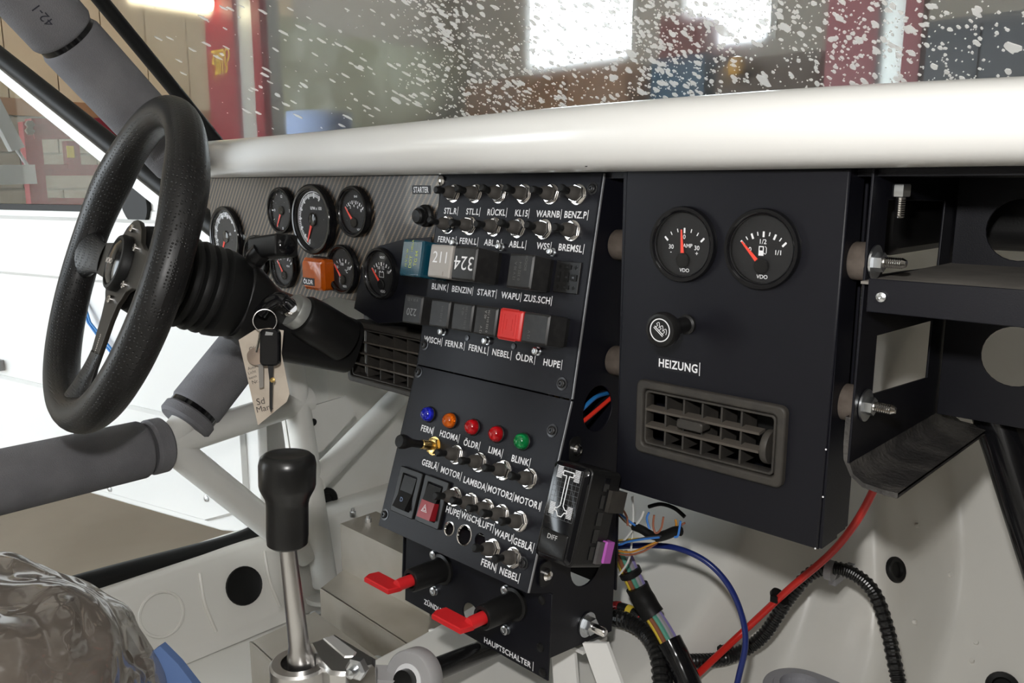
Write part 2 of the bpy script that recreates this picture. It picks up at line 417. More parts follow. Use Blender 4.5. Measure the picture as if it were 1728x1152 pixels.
# pale folding arm beyond the open door
X1 = -3.0
M_arm = mat('pale_arm_paint', (.85, .84, .88), .5)
P = [at(-40, 120, X=X1), at(28, 252, X=X1), at(42, 285, X=X1), at(56, 294, X=X1), at(-60, 296, X=X1)]
t = thing('folding_arm', (X1, P[4].y, G), 'pale grey folding arm on a post outside the door window', 'folding arm')
o = Vector(t.location)
MB().box(-.02, .02, -.02, .02, 0, (P[1]-P[0]).length, along(P[0]-o, P[1]-o)).build('arm', M_arm, t)
MB().cyl(P[1]-o, P[3]-o, .006).build('stay', M_arm, t)
MB().box(-.03, .03, -.03, .03, 0, (P[3]-P[4]).length, along(P[4]-o, P[3]-o)).build('arm', M_arm, t)
MB().box(-.04, .04, -.08, 0, 0, max(P[0].z, P[4].z)-G+.3).build('post', M_arm, t)

# ================================================================== the car
car = thing('car_bodyshell', (-.585, .2, 0), 'cream painted bare car body shell with bulkhead, floor and sill', 'car body')
CO = -Vector(car.location)
def S(a, b, x):
    x = min(1, max(0, (x-a)/(b-a))); return x*x*(3-2*x)
prof = smooth_path([(0, 1.18, .745), (0, 1.18, .55), (0, 1.17, .36), (0, 1.13, .22), (0, 1.04, .09), (0, .91, .005), (0, .73, -.02), (0, .35, -.02), (0, 0, -.02), (0, -.5, -.02), (0, -1.1, -.02)], 6)
def pan(i, j):
    x = -1.24+1.32*i; k = j*(len(prof)-1); a = prof[int(k)]; b = prof[min(int(k)+1, len(prof)-1)]; q = a.lerp(b, k-int(k))
    dx = abs(x+.585); y = q.y; z = q.z
    y -= .15*(1-S(.225, .270, dx-.05*S(.35, .1, z)))*S(.60, .40, z)*S(.4, .7, y)
    z += (.155-.0*y)*(1-S(.12, .19, dx))*S(1.12, .92, y)
    z += .006*sin(60*x)*0
    # a swage and a shallow round dent in the passenger toe board
    d = math.hypot(x+.30, (z-.13))
    y += .004*(1-S(.035, .045, d))*S(.7, .8, y)
    return (x, y, z)
pan_mb = MB().grid(pan, 160, 80)
BVH = BVHTree.FromPolygons([Vector(v) for v in pan_mb.v], pan_mb.f)
def hit(u, v):
    p, n, i, d = BVH.ray_cast(EYE, ray(u, v).normalized())
    if p is None: return at(u, v, X=-1.225), Vector((1, 0, 0))
    return p, (n if n.dot(ray(u, v)) < 0 else -n)
pan_mb.build('floor_pan', M_body, car, Matrix.Translation(CO), sharp=60)
# left sill with its flange, kick panel
def sill(i, j):
    P = [(-1.10, -.02), (-1.115, -.005), (-1.155, .085), (-1.165, .10), (-1.185, .105), (-1.225, .10), (-1.235, .08), (-1.24, -.02), (-1.24, -.12)]
    k = j*(len(P)-1); a = P[int(k)]; b = P[min(int(k)+1, len(P)-1)]; f = k-int(k)
    return (a[0]+(b[0]-a[0])*f, 1.17-2.07*i, a[1]+(b[1]-a[1])*f)
MB().grid(sill, 40, 24).build('sill', M_body, car, Matrix.Translation(CO), sharp=50)
p = [at(u, v, X=-1.137) for u, v in ((412, 988),)][0]
sn = Vector((.92, 0, .39)).normalized()
Tq = Matrix.Translation(p+CO) @ sn.to_track_quat('Z', 'Y').to_matrix().to_4x4()
MB().lathe([(.0, .0015), (.026, .0015), (.029, .003), (.03, .0)], 28, Tq).build('sill_plug', M_rub, car)
p = at(273, 1036, X=-1.135)
Tq = Matrix.Translation(p+CO) @ sn.to_track_quat('Z', 'Y').to_matrix().to_4x4()
MB().lathe([(.029, .0), (.03, .0016), (.0325, .0016), (.0335, 0)], 32, Tq, closed=True).build('pressed_ring', M_body, car)
for u, v in ((345, 1010), (455, 985)):
    ys = at(u, v, X=-1.135).y
    MB().tube([k_+CO for k_ in smooth_path([Vector((-1.154, ys+.004, .084)), Vector((-1.135, ys, .042)), Vector((-1.117, ys+.006, .001))], 6)], .0030, 8).build('sill_seam', M_body, car)
MB().box(-1.24, -1.225, .74, 1.19, -.02, .72).build('kick_panel', M_body, car, Matrix.Translation(CO))
MB().prism([(.64, .70), (.80, .72), (.80, -.02), (.74, -.02), (.70, .4)], 0, .012, Matrix.Translation(CO+Vector((-1.237, 0, 0))) @ Matrix(((0, 0, 1, 0), (1, 0, 0, 0), (0, 1, 0, 0), (0, 0, 0, 1)))).build('front_pillar', M_body, car)
MB().box(-1.17, .02, -1.1, .25, 1.12, 1.135).build('roof', M_white, car, Matrix.Translation(CO))
MB().box(-1.24, .08, -1.115, -1.1, -.02, 1.13).build('rear_bulkhead_blocker', M_body, car, Matrix.Translation(CO))  # unseen; closed up to the roof so the black panels mirror no sky
MB().box(-1.24, -1.22, -1.1, -.36, .0, 1.13).build('side_blocker', M_body, car, Matrix.Translation(CO))  # unseen; added over the rear side window to keep daylight reflections out
MB().box(.02, .08, -.6, -.55, .0, 1.13).build('rear_pillar', M_body, car, Matrix.Translation(CO))
MB().box(-1.2, -1.14, -.6, -.55, .0, 1.13).build('rear_pillar', M_body, car, Matrix.Translation(CO))
# door seal on the sill flange
sp = [at(u, v, X=-1.19) for u, v in ((-60, 1040), (60, 1010), (150, 984), (230, 962), (310, 941), (380, 922), (425, 905), (452, 884), (468, 855))]
MB().tube([q+CO for q in smooth_path(sp)], .017, 12).build('door_seal', M_rub, car)
# grommets and plugs in the bulkhead
def plug(u, v, Y, r, nm='grommet', m=None, nrm=(0, -1, 0)):
    p, nrm = hit(u, v); p = p+CO
    T = Matrix.Translation(p) @ Vector(nrm).to_track_quat('Z', 'Y').to_matrix().to_4x4()
    return MB().lathe([(0, .001), (r*.55, .001), (r*.62, .004), (r*.9, .005), (r, .003), (r, -.01)], 24, T).build(nm, m or M_rub, car)
plug(548, 846, .985, .026)
plug(1510, 961, .965, .0155, nrm=(0, -1, .25))
plug(1692, 1160, .93, .018, nrm=(0, -1, .4))
for u, v, Y in ((1603, 969, .955), (1542, 1049, .935), (1546, 886, .985), (1647, 1084, .93), (1640, 1115, .92)):
    p, n_ = hit(u, v); p = p+CO
    MB().cyl(p-n_*.004, p+n_*.004, .0036, .0028, 10).build('weld_stud', M_body, car)
# driver's door, swung open
dd = Vector((.97, .242, 0)).normalized()
DOOR = Frame((-1.27, .70, 0), (0, 0, 1), dd)
dr = thing('door_1', DOOR.M, 'white driver door swung wide open with black window seal', 'car door'); dr['kind'] = 'structure'
def dl(u, v): return DOOR.uv(u, v)
fa, fb = (-.211, .612), (-.691, .875)
sl = (fb[1]-fa[1])/(fb[0]-fa[0])
fz = lambda x: fa[1]+sl*(x-fa[0])
out = [(-.035, .045), (-.02, .09), (-.012, .40), (-.03, .60), (-.20, .618), (-1.13, .618), (-1.15, .5), (-1.15, .06), (-1.10, .025), (-.13, .03)]
link('inner_panel', plate(out, [], .02, .004, M_door), dr, Matrix.Translation((0, 0, 0)))
MB().box(-1.14, -.03, .05, .60, -.13, -.09).build('outer_skin', M_door, dr)
MB().prism([(-1.15, .478), (-.03, .478), (-.03, .60), (-1.15, .60)], 0, .012, ch=.006).build('upper_rail', M_door, dr)
MB().prism([(-1.14, .04), (-.16, .045), (-.05, .09), (-.05, .235), (-1.14, .258)], 0, .010, ch=.006).build('lower_rail', M_door, dr)
MB().box(-.79, -.745, .560, .575, .012, .0128).build('slot', M_rub, dr)
MB().box(-.86, -.795, .262, .285, 0, .02).build('latch', mat('grey_latch', (.3, .3, .3), .5), dr)
# window frame: white band, black rubber on its edge, corner sail with dark oval
def strip(x0, x1, o0, o1, z0, z1, m, nm):
    c = 1/math.hypot(1, sl)
    MB().prism([(x0, fz(x0)+o0/c), (x1, fz(x1)+o0/c), (x1, fz(x1)+o1/c), (x0, fz(x0)+o1/c)], z0, z1, ch=.003).build(nm, m, dr)
strip(-.02, -1.02, .0, .021, -.03, .01, M_door, 'window_frame')
c = math.hypot(1, sl); po = Vector((-sl, 1, 0)).normalized()
MB().tube([(-.03, fz(-.03)+.038*c, 0), (-.4, fz(-.4)+.038*c, 0), (-1.02, fz(-1.02)+.038*c, 0)], .018, 14).build('frame_seal', M_rub, dr)
MB().tube([(-.03, fz(-.03)+.026*c, .008), (-1.02, fz(-1.02)+.026*c, .008)], .005, 8).build('seal_lip', mat('brown_rubber', (.05, .042, .03), .5), dr)
q = dl(230, 345)
sail = [(-.02, .60), (-.42, .60), (-.42, .640), (-.395, fz(-.395)), (-.02, fz(-.02)+.0)]
ov = circ(0, 0, .037, 24, .046)
ov = [(q[0]+x*cos(.5)-y*sin(.5), q[1]+.004+x*sin(.5)+y*cos(.5)) for x, y in ov]
link('sail_panel', plate(sail[:2]+[(-.42, .622), (-.385, .70), (-.21, .612+.0), (-.02, .60)][:2]+[(-.20, fz(-.2)-.001), (-.02, .605)], [], .02, .002, M_door), dr, Matrix.Translation((0, 0, -.002)))
MB().prism(ov, -.01, .006, ch=.002).build('mirror_recess', M_rub, dr)
MB().box(-1.12, -.40, .612, .624, -.02, .004).build('glass_seal', M_rub, dr)
MB().prism([(-1.1, .62), (-.42, .62), (-.40, fz(-.40)), (-1.1, fz(-1.1))], -.017, -.014).build('window_glass', clear('door_glass', (.93, .96, .94), haze=.04), dr)
w = MB()
for k, (c1, c2) in enumerate((((146, 512), (172, 562)), ((150, 514), (176, 560)))):
    a = dl(*c1); b = dl(*c2)
    MB().tube([Vector((a[0]-.03, a[1]+.05, .0)), Vector((*a, .008)), Vector(((a[0]+b[0])/2, (a[1]+b[1])/2-.006, .014)), Vector((*b, .012)), Vector((b[0]+.06, b[1]-.06, .004))], .0022, 8).build('blue_wire', mat('blue_wire', (.05, .25, .62), .4), dr)
for u, v in ((193, 822), (356, 838)):
    a = dl(u, v); MB().lathe([(.006, 0), (.006, .002), (0, .003)], 12, Matrix.Translation((*a, .01))).build('screw', M_zinc, dr)

# windscreen with dried splashes
def wsp(X, z):
    s = (X+.585)/.67; yb = .93-.29*abs(s)**2.3; k = z-.722
    return Vector((X-.28*k*s*.67/.67, yb-.95*k, z))
ws = thing('windscreen', (-.585, .93, .722), 'car windscreen glass spattered with dried white mud specks', 'windscreen')
WO = -Vector(ws.location)
MB().grid(lambda i, j: wsp(-1.255+1.34*i, .722+.34*j), 40, 10).build('glass', clear('windscreen_glass', (.95, .98, .96), haze=.07, hazecol=(.80, .80, .77), dirt=(7, .22), scatter=.30), ws, Matrix.Translation(WO))
sm = MB(); sm2 = MB()
rnd = random.Random(3)
def speck(mb, X, z, a, el, ang):
    c = wsp(X, z); tx = (wsp(X+.01, z)-c).normalized(); tz = (wsp(X, z+.01)-c).normalized(); nn = tx.cross(tz)
    if nn.y > 0: nn = -nn
    n = 7 if a < .002 else 9; V = []
    for k in range(n):
        t = 2*pi*k/n; rr = a*(.75+.5*rnd.random())
        u = rr*cos(t); v = rr*sin(t)*el; uu = u*cos(ang)-v*sin(ang); vv = u*sin(ang)+v*cos(ang)
        V.append(c+tx*uu+tz*vv+nn*.0012)
    V += [q-nn*.0011 for q in V]
    mb.add(V, [tuple(range(n))]+[(k, n+k, n+(k+1) % n, (k+1) % n) for k in range(n)])
for k in range(15000):
    X = -1.22+1.3*rnd.random(); z = .725+.20*rnd.random()
    dens = .05+.95*S(-1.0, -.86, X)
    if X > -.55: dens *= .75
    cl = noise.noise(Vector((X*9, z*9, 1.3)))
    if rnd.random() > dens*(.35+.9*max(0, cl+.35)): continue
    a = .0004+.0026*rnd.random()**3.6
    if rnd.random() < .018: a *= 1.9
    speck(sm, X, z, a, 1.1+.9*rnd.random(), R(25)+rnd.random()*.6)
for k in range(70):
    speck(sm, -1.24+.3*rnd.random(), .76+.16*rnd.random(), .0011+.0012*rnd.random(), 3.0, R(40)+rnd.random()*.2)
M_mud = clear('dried_mud', haze=.95, hazecol=(.97, .965, .95), tl=.22)
sm.build('mud_specks', M_mud, ws, Matrix.Translation(WO), kind='stuff')
gk = [at(u, v, X=x) for u, v, x in ((388, 268, -1.25), (372, 247, -1.25), (270, 122, -1.226), (168, -2, -1.20), (60, -135, -1.17))]
MB().tube([q+WO for q in smooth_path(gk)], .0105, 10).build('edge_gasket', M_rub, ws)

# white dashboard cover
dc = thing('dashboard_cover', (-.585, .75, .70), 'glossy white dashboard top cover with rolled front edge', 'dashboard')
PD = smooth_path([(0, .615, .673), (0, .585, .6725), (0, .566, .6765), (0, .555, .686), (0, .5505, .698), (0, .554, .7105), (0, .564, .7195), (0, .582, .724), (0, .64, .729), (0, .70, .731)], 4)
def dash(i, j):
    X = -1.262+1.36*i; k = j*(len(PD)-1); a = PD[int(k)]; b = PD[min(int(k)+1, len(PD)-1)]; q = a.lerp(b, k-int(k))
    t = (q.z-.672)/.052
    h = .0055*math.exp(-((X+.45)/.35)**2)-.004*S(-.3, .0, X)
    return (X, q.y, q.z+h*max(0, min(1, t)))
d1 = MB().grid(dash, 60, len(PD)-1)
def dtop(i, j):
    X = -1.262+1.36*i; a = Vector(dash(i, 1)); b = wsp(min(max(X, -1.255), .085), .728); return a.lerp(Vector((X, max(b.y, a.y+.003), .726)), j)
d1.grid(dtop, 60, 6)
d1.grid(lambda i, j: (dash(i, 0)[0], .615+.45*j, .673), 60, 2)
DOo = -Vector(dc.location)
d1.build('cover', M_white, dc, Matrix.Translation(DOo), sharp=60)
MB().box(-1.26, .09, .617, .98, .667, .6725).build('under_shade', M_black, dc, Matrix.Translation(DOo))  # flat black slab standing in for the shade beneath the cover
for u, v, r in ((989, 276, .0022), (886, 277, .0008), (727, 274, .0008), (984, 275, .0012)):
    c = at(u, v, Y=.566)
    MB().lathe([(r, 0), (r, .0016), (0, .0016)], 9, Matrix.Translation(c+DOo+Vector((0, .0005, 0))) @ Vector((0, -.8, -.6)).to_track_quat('Z', 'Y').to_matrix().to_4x4()).build('paint_chip', M_rub, dc)

# ------------------------------------------------------------------ roll cage
cage = thing('roll_cage', (-1.12, .70, -.02), 'cream roll cage tubes with grey foam padding beside the steering wheel', 'roll cage')
CG = -Vector(cage.location)
def ctube(name, P, r, m, n=24, **k):
    return MB().tube([Vector(q)+CG for q in P], r, n).build(name, m, cage, **k)
pt0 = [at(-70, -140, X=-1.06), at(60, 5, X=-1.085), at(160, 112, X=-1.10), at(250, 208, X=-1.115), at(330, 297, X=-1.13)]
sp = smooth_path(pt0, 6)
ctube('tube', sp, .020, M_cage)
def split_pad(P0, P1, r, e=.006):
    P0 = Vector(P0); P1 = Vector(P1); d = (P1-P0).normalized()
    prof = [(.0205, 0), (r-e, 0), (r-.002, .002), (r, e), (r, (P1-P0).length-e), (r-.002, (P1-P0).length-.002), (r-e, (P1-P0).length), (.0205, (P1-P0).length)]
    return MB().lathe(prof, 36, along(P0+CG, P1+CG), closed=True).build('foam_padding', M_foam, cage)
j1 = at(108, 57, X=-1.092)
split_pad(at(-60, -128, X=-1.062), j1-Vector((0, .0, 0)), .0395)
dj = (at(250, 208, X=-1.115)-j1).normalized()
MB().cyl(j1-dj*.004+CG, j1+dj*.008+CG, .0355, n=36).build('joint_band', M_gloss, cage)
split_pad(j1+dj*.005, at(307, 272, X=-1.127), .0385)
pm = at(50, 22, X=-1.066+.0)
# printing on the foam
dpad = (j1-at(-60, -128, X=-1.062)).normalized()
cpt = at(-60, -128, X=-1.062)+dpad*((at(50, 20, X=-1.085)-at(-60, -128, X=-1.062)).dot(dpad))
vdir = (EYE-cpt); vdir = (vdir-dpad*vdir.dot(dpad)).normalized()
T = Matrix((-dpad, vdir.cross(-dpad), vdir)).transposed().to_4x4(); T.translation = cpt+vdir*.0402+CG
link('lettering', text_mesh('42-1', .010, mat('dark_print', (.02, .02, .03), .7), .0, .0), cage, T @ Matrix.Translation((0, .004, 0)))
# node by the door: padded bars and bare tubes
nd = at(283, 748, X=-1.12); b0 = at(-40, 822, X=-1.10); u1 = at(432, 560, X=-1.14)
ctube('tube', [b0+(b0-nd)*.3, nd], .020, M_cage)
d = (b0-nd).normalized()
split_pad(nd+d*.030, nd+d*.005, .0385, .004); split_pad(nd+d*.034, b0+(b0-nd)*.25, .0395)
e = (u1-nd).normalized()
ctube('tube', [nd, u1+e*.02], .020, M_cage)
split_pad(nd+e*.034, nd+e*.054, .039, .004); MB().cyl(nd+e*.053+CG, nd+e*.060+CG, .036, n=32).build('joint_band', M_gloss, cage); split_pad(nd+e*.058, u1, .038)
legt, legb = at(484, 570, X=-1.14), at(549, 985, X=-1.11)
ctube('tube', [legt, legb], .0205, M_cage)
ctube('tube', [nd, at(520, 672, X=-1.135)], .0215, M_cage)
ctube('tube', [nd, at(478, 905, X=-1.13), at(520, 935, X=-1.125)], .0215, M_cage)
ctube('tube', [at(532, 812, X=-1.12), at(600, 742, Y=.80), at(700, 640, Y=.95)], .0195, M_cage)
gp = [at(u, v, X=-1.12) for u, v in ((510, 690), (585, 668), (600, 700), (545, 760), (522, 770))]
g = MB(); g.add(gp+[q+Vector((-.004, 0, 0)) for q in gp], [(0, 1, 2, 3, 4), (9, 8, 7, 6, 5)]+[(k, 5+k, 5+(k+1) % 5, (k+1) % 5) for k in range(5)])
g.build('gusset', M_cage, cage, Matrix.Translation(CG))
p = at(528, 712, X=-1.118)+CG
MB().lathe([(.006, 0), (.006, .002), (.0, .002)], 14, Matrix.Translation(p) @ Vector((1, 0, 0)).to_track_quat('Z', 'Y').to_matrix().to_4x4()).build('gusset_hole', M_rub, cage)
MB().lathe([(.036, -.022), (.036, -.014), (.022, -.014)], 24, Matrix.Translation(legb+CG)).build('base_flange', M_cage, cage)

# aluminium driver's foot plates
def slab(name, quad, th, z, label, cat, m=M_alud, front=None):
    P = [at(u, v, Z=z) for u, v in quad]; o = sum(P, Vector())/len(P); o.z = -.02
    t = thing(name, o, label, cat)
    MB().prism([(q.x-o.x, q.y-o.y) for q in P], z+.02-th, z+.02, ch=.002).build('top_sheet', m, t)
    a, b = P[0]-o, P[1]-o
    k = MB(); nrm = Vector((b.y-a.y, a.x-b.x, 0)).normalized()*.003
    V = [a+Vector((0, 0, .0)), b, Vector((b.x, b.y, .0)), Vector((a.x, a.y, .0))]; V = V+[q-nrm for q in V]
    k.add(V, [(0, 1, 2, 3), (7, 6, 5, 4), (0, 4, 5, 1), (1, 5, 6, 2), (2, 6, 7, 3), (3, 7, 4, 0)]).build('front_face', M_alud, t)
    for q in P[2:]:
        MB().cyl((q.x*.96-o.x*.96, q.y*.96-o.y*.96, 0), (q.x*.96-o.x*.96, q.y*.96-o.y*.96, z+.02-th*.5), .008).build('spacer', M_zinc, t)
    return t, P
ft, FP = slab('foot_plate', ((540, 992), (755, 1132), (830, 1010), (690, 905), (592, 950)), .003, .06, 'raised aluminium foot plate under the pedals beside the console', 'foot plate')
h2, HP = slab('heel_plate', ((421, 1082), (520, 1172), (640, 1110), (532, 1030)), .003, .055, 'lower aluminium heel plate in front of the gear lever', 'heel plate')
# footrest on the bulkhead
FY = .70
t = thing('footrest', (-.92, FY, -.02), 'aluminium footrest bar with two bolts on the bulkhead', 'footrest')
o = -Vector(t.location)
x0, x1 = at(576, 935, Y=FY).x, at(722, 890, Y=FY).x; z1 = at(640, 918, Y=FY).z
MB().box(x0, x1, FY, FY+.003, .045, z1).build('face', M_alud, t, Matrix.Translation(o))
MB().box(x0, x1, FY, FY+.07, z1, z1+.003).build('top', M_alud, t, Matrix.Translation(o))
for u, v in ((597, 906), (622, 898)):
    p = at(u, v, Y=FY+.035); MB().cyl((p.x, p.y, z1), (p.x, p.y, z1+.009), .005, n=6).cyl((p.x, p.y, z1+.008), (p.x, p.y, z1+.014), .003).build('bolt', M_zinc, t, Matrix.Translation(o))

# ================================================================== instrument panel
PAN = Frame((0, .61, 0), (0, 0, 1))
def carbon():
    m = bpy.data.materials.new('carbon_twill'); m.use_nodes = True
    nt = m.node_tree; b = nt.nodes['Principled BSDF']; N = nt.nodes.new; L = nt.links.new
    tc = N('ShaderNodeTexCoord'); sx = N('ShaderNodeSeparateXYZ'); L(tc.outputs['Object'], sx.inputs[0])
    def mth(op, a, c=None):
        q = N('ShaderNodeMath'); q.operation = op
        for i, x in enumerate((a, c)):
            if x is None: continue
            if isinstance(x, (int, float)): q.inputs[i].default_value = x
            else: L(x, q.inputs[i])
        return q.outputs[0]
    d = mth('ADD', mth('MULTIPLY', sx.outputs[0], -700), mth('MULTIPLY', sx.outputs[1], 520))
    s1 = mth('SINE', d)
    e = mth('SINE', mth('MULTIPLY', sx.outputs[1], 3400))
    f = mth('ADD', mth('MULTIPLY', s1, .85), mth('MULTIPLY', e, .35))
    r = N('ShaderNodeMapRange'); r.inputs[1].default_value = .1; r.inputs[2].default_value = 1.05; L(f, r.inputs[0])
    n = N('ShaderNodeTexNoise'); n.inputs['Scale'].default_value = 14; L(tc.outputs['Object'], n.inputs[0])
    x = N('ShaderNodeMix'); x.data_type = 'RGBA'; x.inputs[6].default_value = (.010, .009, .008, 1); x.inputs[7].default_value = (.19, .135, .088, 1)
    L(r.outputs[0], x.inputs[0]); L(x.outputs[2], b.inputs['Base Color'])
    b.inputs['Roughness'].default_value = .38; b.inputs['Coat Weight'].default_value = .5; b.inputs['Coat Roughness'].default_value = .06
    u = N('ShaderNodeBump'); u.inputs['Strength'].default_value = .15; u.inputs['Distance'].default_value = .003; L(n.outputs[0], u.inputs['Height']); L(u.outputs[0], b.inputs['Coat Normal'])
    return m
M_carbon = carbon()
ip = thing('instrument_panel', PAN.M, 'brown black carbon fibre twill instrument panel behind the steering wheel', 'instrument panel')
co = [PAN.uv(u, v) for u, v in ((352, 300), (352, 470), (420, 500), (470, 500), (505, 520), (560, 500), (640, 515), (735, 500))]
co = [(-1.238, .672), (-1.238, co[1][1])]+co[2:]+[(-.70, co[-1][1]), (-.70, .672)]
link('carbon_sheet', plate(co, [], .003, .0005, M_carbon), ip)
bp = [PAN.uv(u, v) for u, v in ((606, 486), (616, 446), (640, 415), (690, 402), (730, 400), (735, 540), (640, 545), (600, 520))]
link('lower_panel', plate(bp, [], .002, .0004, M_black), ip, Matrix.Translation((0, 0, .0025)))
def tape(parent, txt, x, y, h=.0062, z=.0, m=M_print, pad=.0028, rz=0, cut=True, narrow=1.0, th=.0095, wid=None):
    if wid: narrow = wid/twidth(text_mesh(txt, h, m, .022, .0003, 1.08, 1.0))
    tm = text_mesh(txt, h, m, .022, .0003, 1.08, narrow); w = twidth(tm)/2+pad
    T = Matrix.Translation((x, y, z)) @ Matrix.Rotation(R(rz), 4, 'Z')
    o = MB().prism([(-w, -th/2), (w, -th/2), (w, th/2), (-w, th/2)], 0, .0003).build('label_tape', M_tape, parent, T)
    link('lettering', tm, o, Matrix.Translation((0, 0, .0003)))
    if cut: MB().box(w-.0006, w, -th/2, th/2, .0003, .00045).build('cut_edge', M_print, o)
    return o
p = PAN.uv(714, 320); tape(ip, 'STARTER', p[0]-.003, p[1], .0062, .0, cut=False, wid=.026)
for u, v in ((745, 305), (741, 368)):
    p = PAN.uv(u, v)
    MB().lathe([(.0055, 0), (.0055, .0015), (.0035, .003), (0, .003)], 14, Matrix.Translation((*p, 0))).build('screw', M_chrome, ip)
p = PAN.uv(563, 395); MB().lathe([(.003, 0), (.003, .001), (0, .0012)], 10, Matrix.Translation((*p, 0))).build('screw', M_zinc, ip)
p = PAN.uv(412, 400)
MB().lathe([(.004, 0), (.004, .0012), (0, .0015)], 10, Matrix.Translation((*p, 0))).build('screw', M_zinc, ip)

# ------------------------------------------------------------------ gauges
def gauge(fr, u, v, rad, label, needle, ticks, nums=(), words=(), a0=135, a1=45, hub=.42, proud=.006, h=0, name='gauge', big=False):
    x, y = fr.uv(u, v, h)
    g = thing(name, fr.at(x, y, h), label, 'gauge', 'round dashboard gauges')
    k = rad/.0315
    MB().lathe([(rad*.99, -.02), (rad*.99, 0), (rad, .001), (rad, proud-.0016), (rad*.975, proud), (rad*.90, proud), (rad*.86, proud-.001), (rad*.83, proud-.0035), (rad*.83, proud-.006)], 48, closed=True).build('bezel', M_gloss, g)
    MB().lathe([(rad*.845, proud-.0012), (rad*.838, proud-.0020), (rad*.83, proud-.0022)], 48, closed=True).build('bezel_lip', M_steel, g)
    zd = proud-.0055
    MB().lathe([(rad*.84, zd-.0005), (rad*.84, zd), (0, zd)], 40).build('dial', M_dial, g)
    hy = -rad*hub
    mk = MB(); R1 = .0268*k if not big else rad*.74
    n, major = ticks
    for i in range(n+1):
        a = R(a0+(a1-a0)*i/n); mj = i % major == 0
        l = (.0044 if mj else .0030)*k; wd = (.0008 if mj else .0004)*k
        T = Matrix.Translation((0, hy, zd+.0001)) @ Matrix.Rotation(a, 4, 'Z')
        mk.box(R1-l, R1, -wd, wd, 0, .0001, T)
    if big:
        for i in range(40):
            a = R(a0+(a1-a0)*i/40); b = R(a0+(a1-a0)*(i+1)/40); r1, r2 = rad*.77, rad*.79
            c = (0, hy)
            mk.add([(r*cos(t), hy+r*sin(t), zd+.0002) for r, t in ((r1, a), (r1, b), (r2, b), (r2, a))], [(3, 2, 1, 0)])
    mk.build('scale_marks', M_print, g)
    for txt, a, rr in nums:
        a = R(a); link('numeral', text_mesh(txt, .0036*k, M_print, .01, 0), g, Matrix.Translation((rr*k*cos(a), hy+rr*k*sin(a), zd+.0002)))
    for txt, xx, yy, hh in words:
        link('lettering', text_mesh(txt, hh*k, M_print, .01, 0), g, Matrix.Translation((xx*k, yy*k, zd+.0002)))
    T = Matrix.Translation((0, hy, zd+.0012)) @ Matrix.Rotation(R(needle), 4, 'Z')
    nl = (.0255*k if not big else rad*.72); b0 = .0055*k
    MB().prism([(b0, -.0015*k), (nl, -.00055*k), (nl, .00055*k), (b0, .0015*k)], 0, .0006, T).build('needle', M_needle, g)
    MB().lathe([(.0062*k, zd), (.0062*k, zd+.002), (.0055*k, zd+.0027), (0, zd+.0027)], 24, Matrix.Translation((0, hy, 0))).build('hub_cap', M_gloss, g)
    MB().lathe([(rad*.835, proud-.0022), (0, proud-.0022)], 40, closed=True).build('glass', M_glass, g)
    return g
HEAT = Frame((-.248, .60, .382), (0, 0, 1))
amp = gauge(HEAT, 1155, 412, .0315, 'black ammeter gauge with needle upright at zero on heater box', 95, (6, 3), (('30', 139, .0165), ('0', 90, .0195), ('30', 41, .0165)), (('AMP', .0035, -.001, .0032), ('VDO', .0012, -.0215, .0030), ('-', -.0125, -.0065, .0035), ('+', .0125, -.007, .0036)))
fuel = gauge(HEAT, 1288, 420, .0315, 'black fuel gauge with petrol pump symbol on heater box', 134, (8, 2), (('0', 131, .0165), ('1/2', 90, .0190), ('1/1', 41, .0170)), (('VDO', .0005, -.0215, .0030),))
zz = .0007
pb = MB().box(-.0034, .0008, -.0052, .0022, zz, zz+.0001).build('pump_symbol', M_print, fuel)
MB().box(-.0026, 0, -.0012, .0014, zz+.0001, zz+.0002).build('pump_window', M_dial, pb)
MB().tube([(.001, -.003, zz), (.0022, -.004, zz), (.0030, -.003, zz), (.0030, .001, zz), (.0018, .0022, zz)], .0003, 5).build('pump_hose', M_print, pb)
DY = 'DYNO'
gauge(PAN, 535, 370, .0455, 'large rev counter gauge on the carbon panel', 245, (48, 6), tuple((str(i), 250-190*i/8+0, .022) for i in range(9)), (('RPM x 100', .005, .010, .0028),), 250, 60, hub=0, proud=.011, big=True)
gauge(PAN, 386, 399, .0455, 'large speedometer gauge half hidden by the steering boot', 238, (48, 6), tuple((str(20*i), 250-230*i/10, .0235) for i in range(1, 10)), (('km/h', .006, .003, .003),), 250, 20, hub=0, proud=.009, big=True)
gauge(PAN, 602, 357, .0315, 'oil pressure gauge beside the rev counter, above the orange lamp', 133, (10, 2), tuple((str(2*i), 135-22*i, .0205) for i in range(5)), (('BAR', .004, .0185, .0026), ('VDO', .008, -.0215, .0024)), proud=.009)
gauge(PAN, 480, 355, .0315, 'small gauge on the panel between speedometer and rev counter', 240, (12, 3), (('12', 90, .019), ('3', 0, .019), ('9', 180, .019)), (), 450, 90, hub=0, proud=.009)
gauge(PAN, 437, 433, .0315, 'small gauge mostly hidden behind the indicator stalk', 133, (8, 2), (('0', 130, .02),), (), proud=.008)
gauge(PAN, 483, 448, .0315, 'small gauge just below the indicator stalk head', 128, (8, 2), (('0', 130, .02),), (('VDO', .009, .0, .0026),), proud=.008)
gauge(PAN, 583, 454, .0315, 'oil temperature gauge between the orange lamp and voltmeter', 133, (6, 2), (('50', 130, .02), ('100', 95, .02), ('150', 50, .02)), (('°C', .007, -.002, .004), ('VDO', .002, -.0215, .0026)), proud=.009)
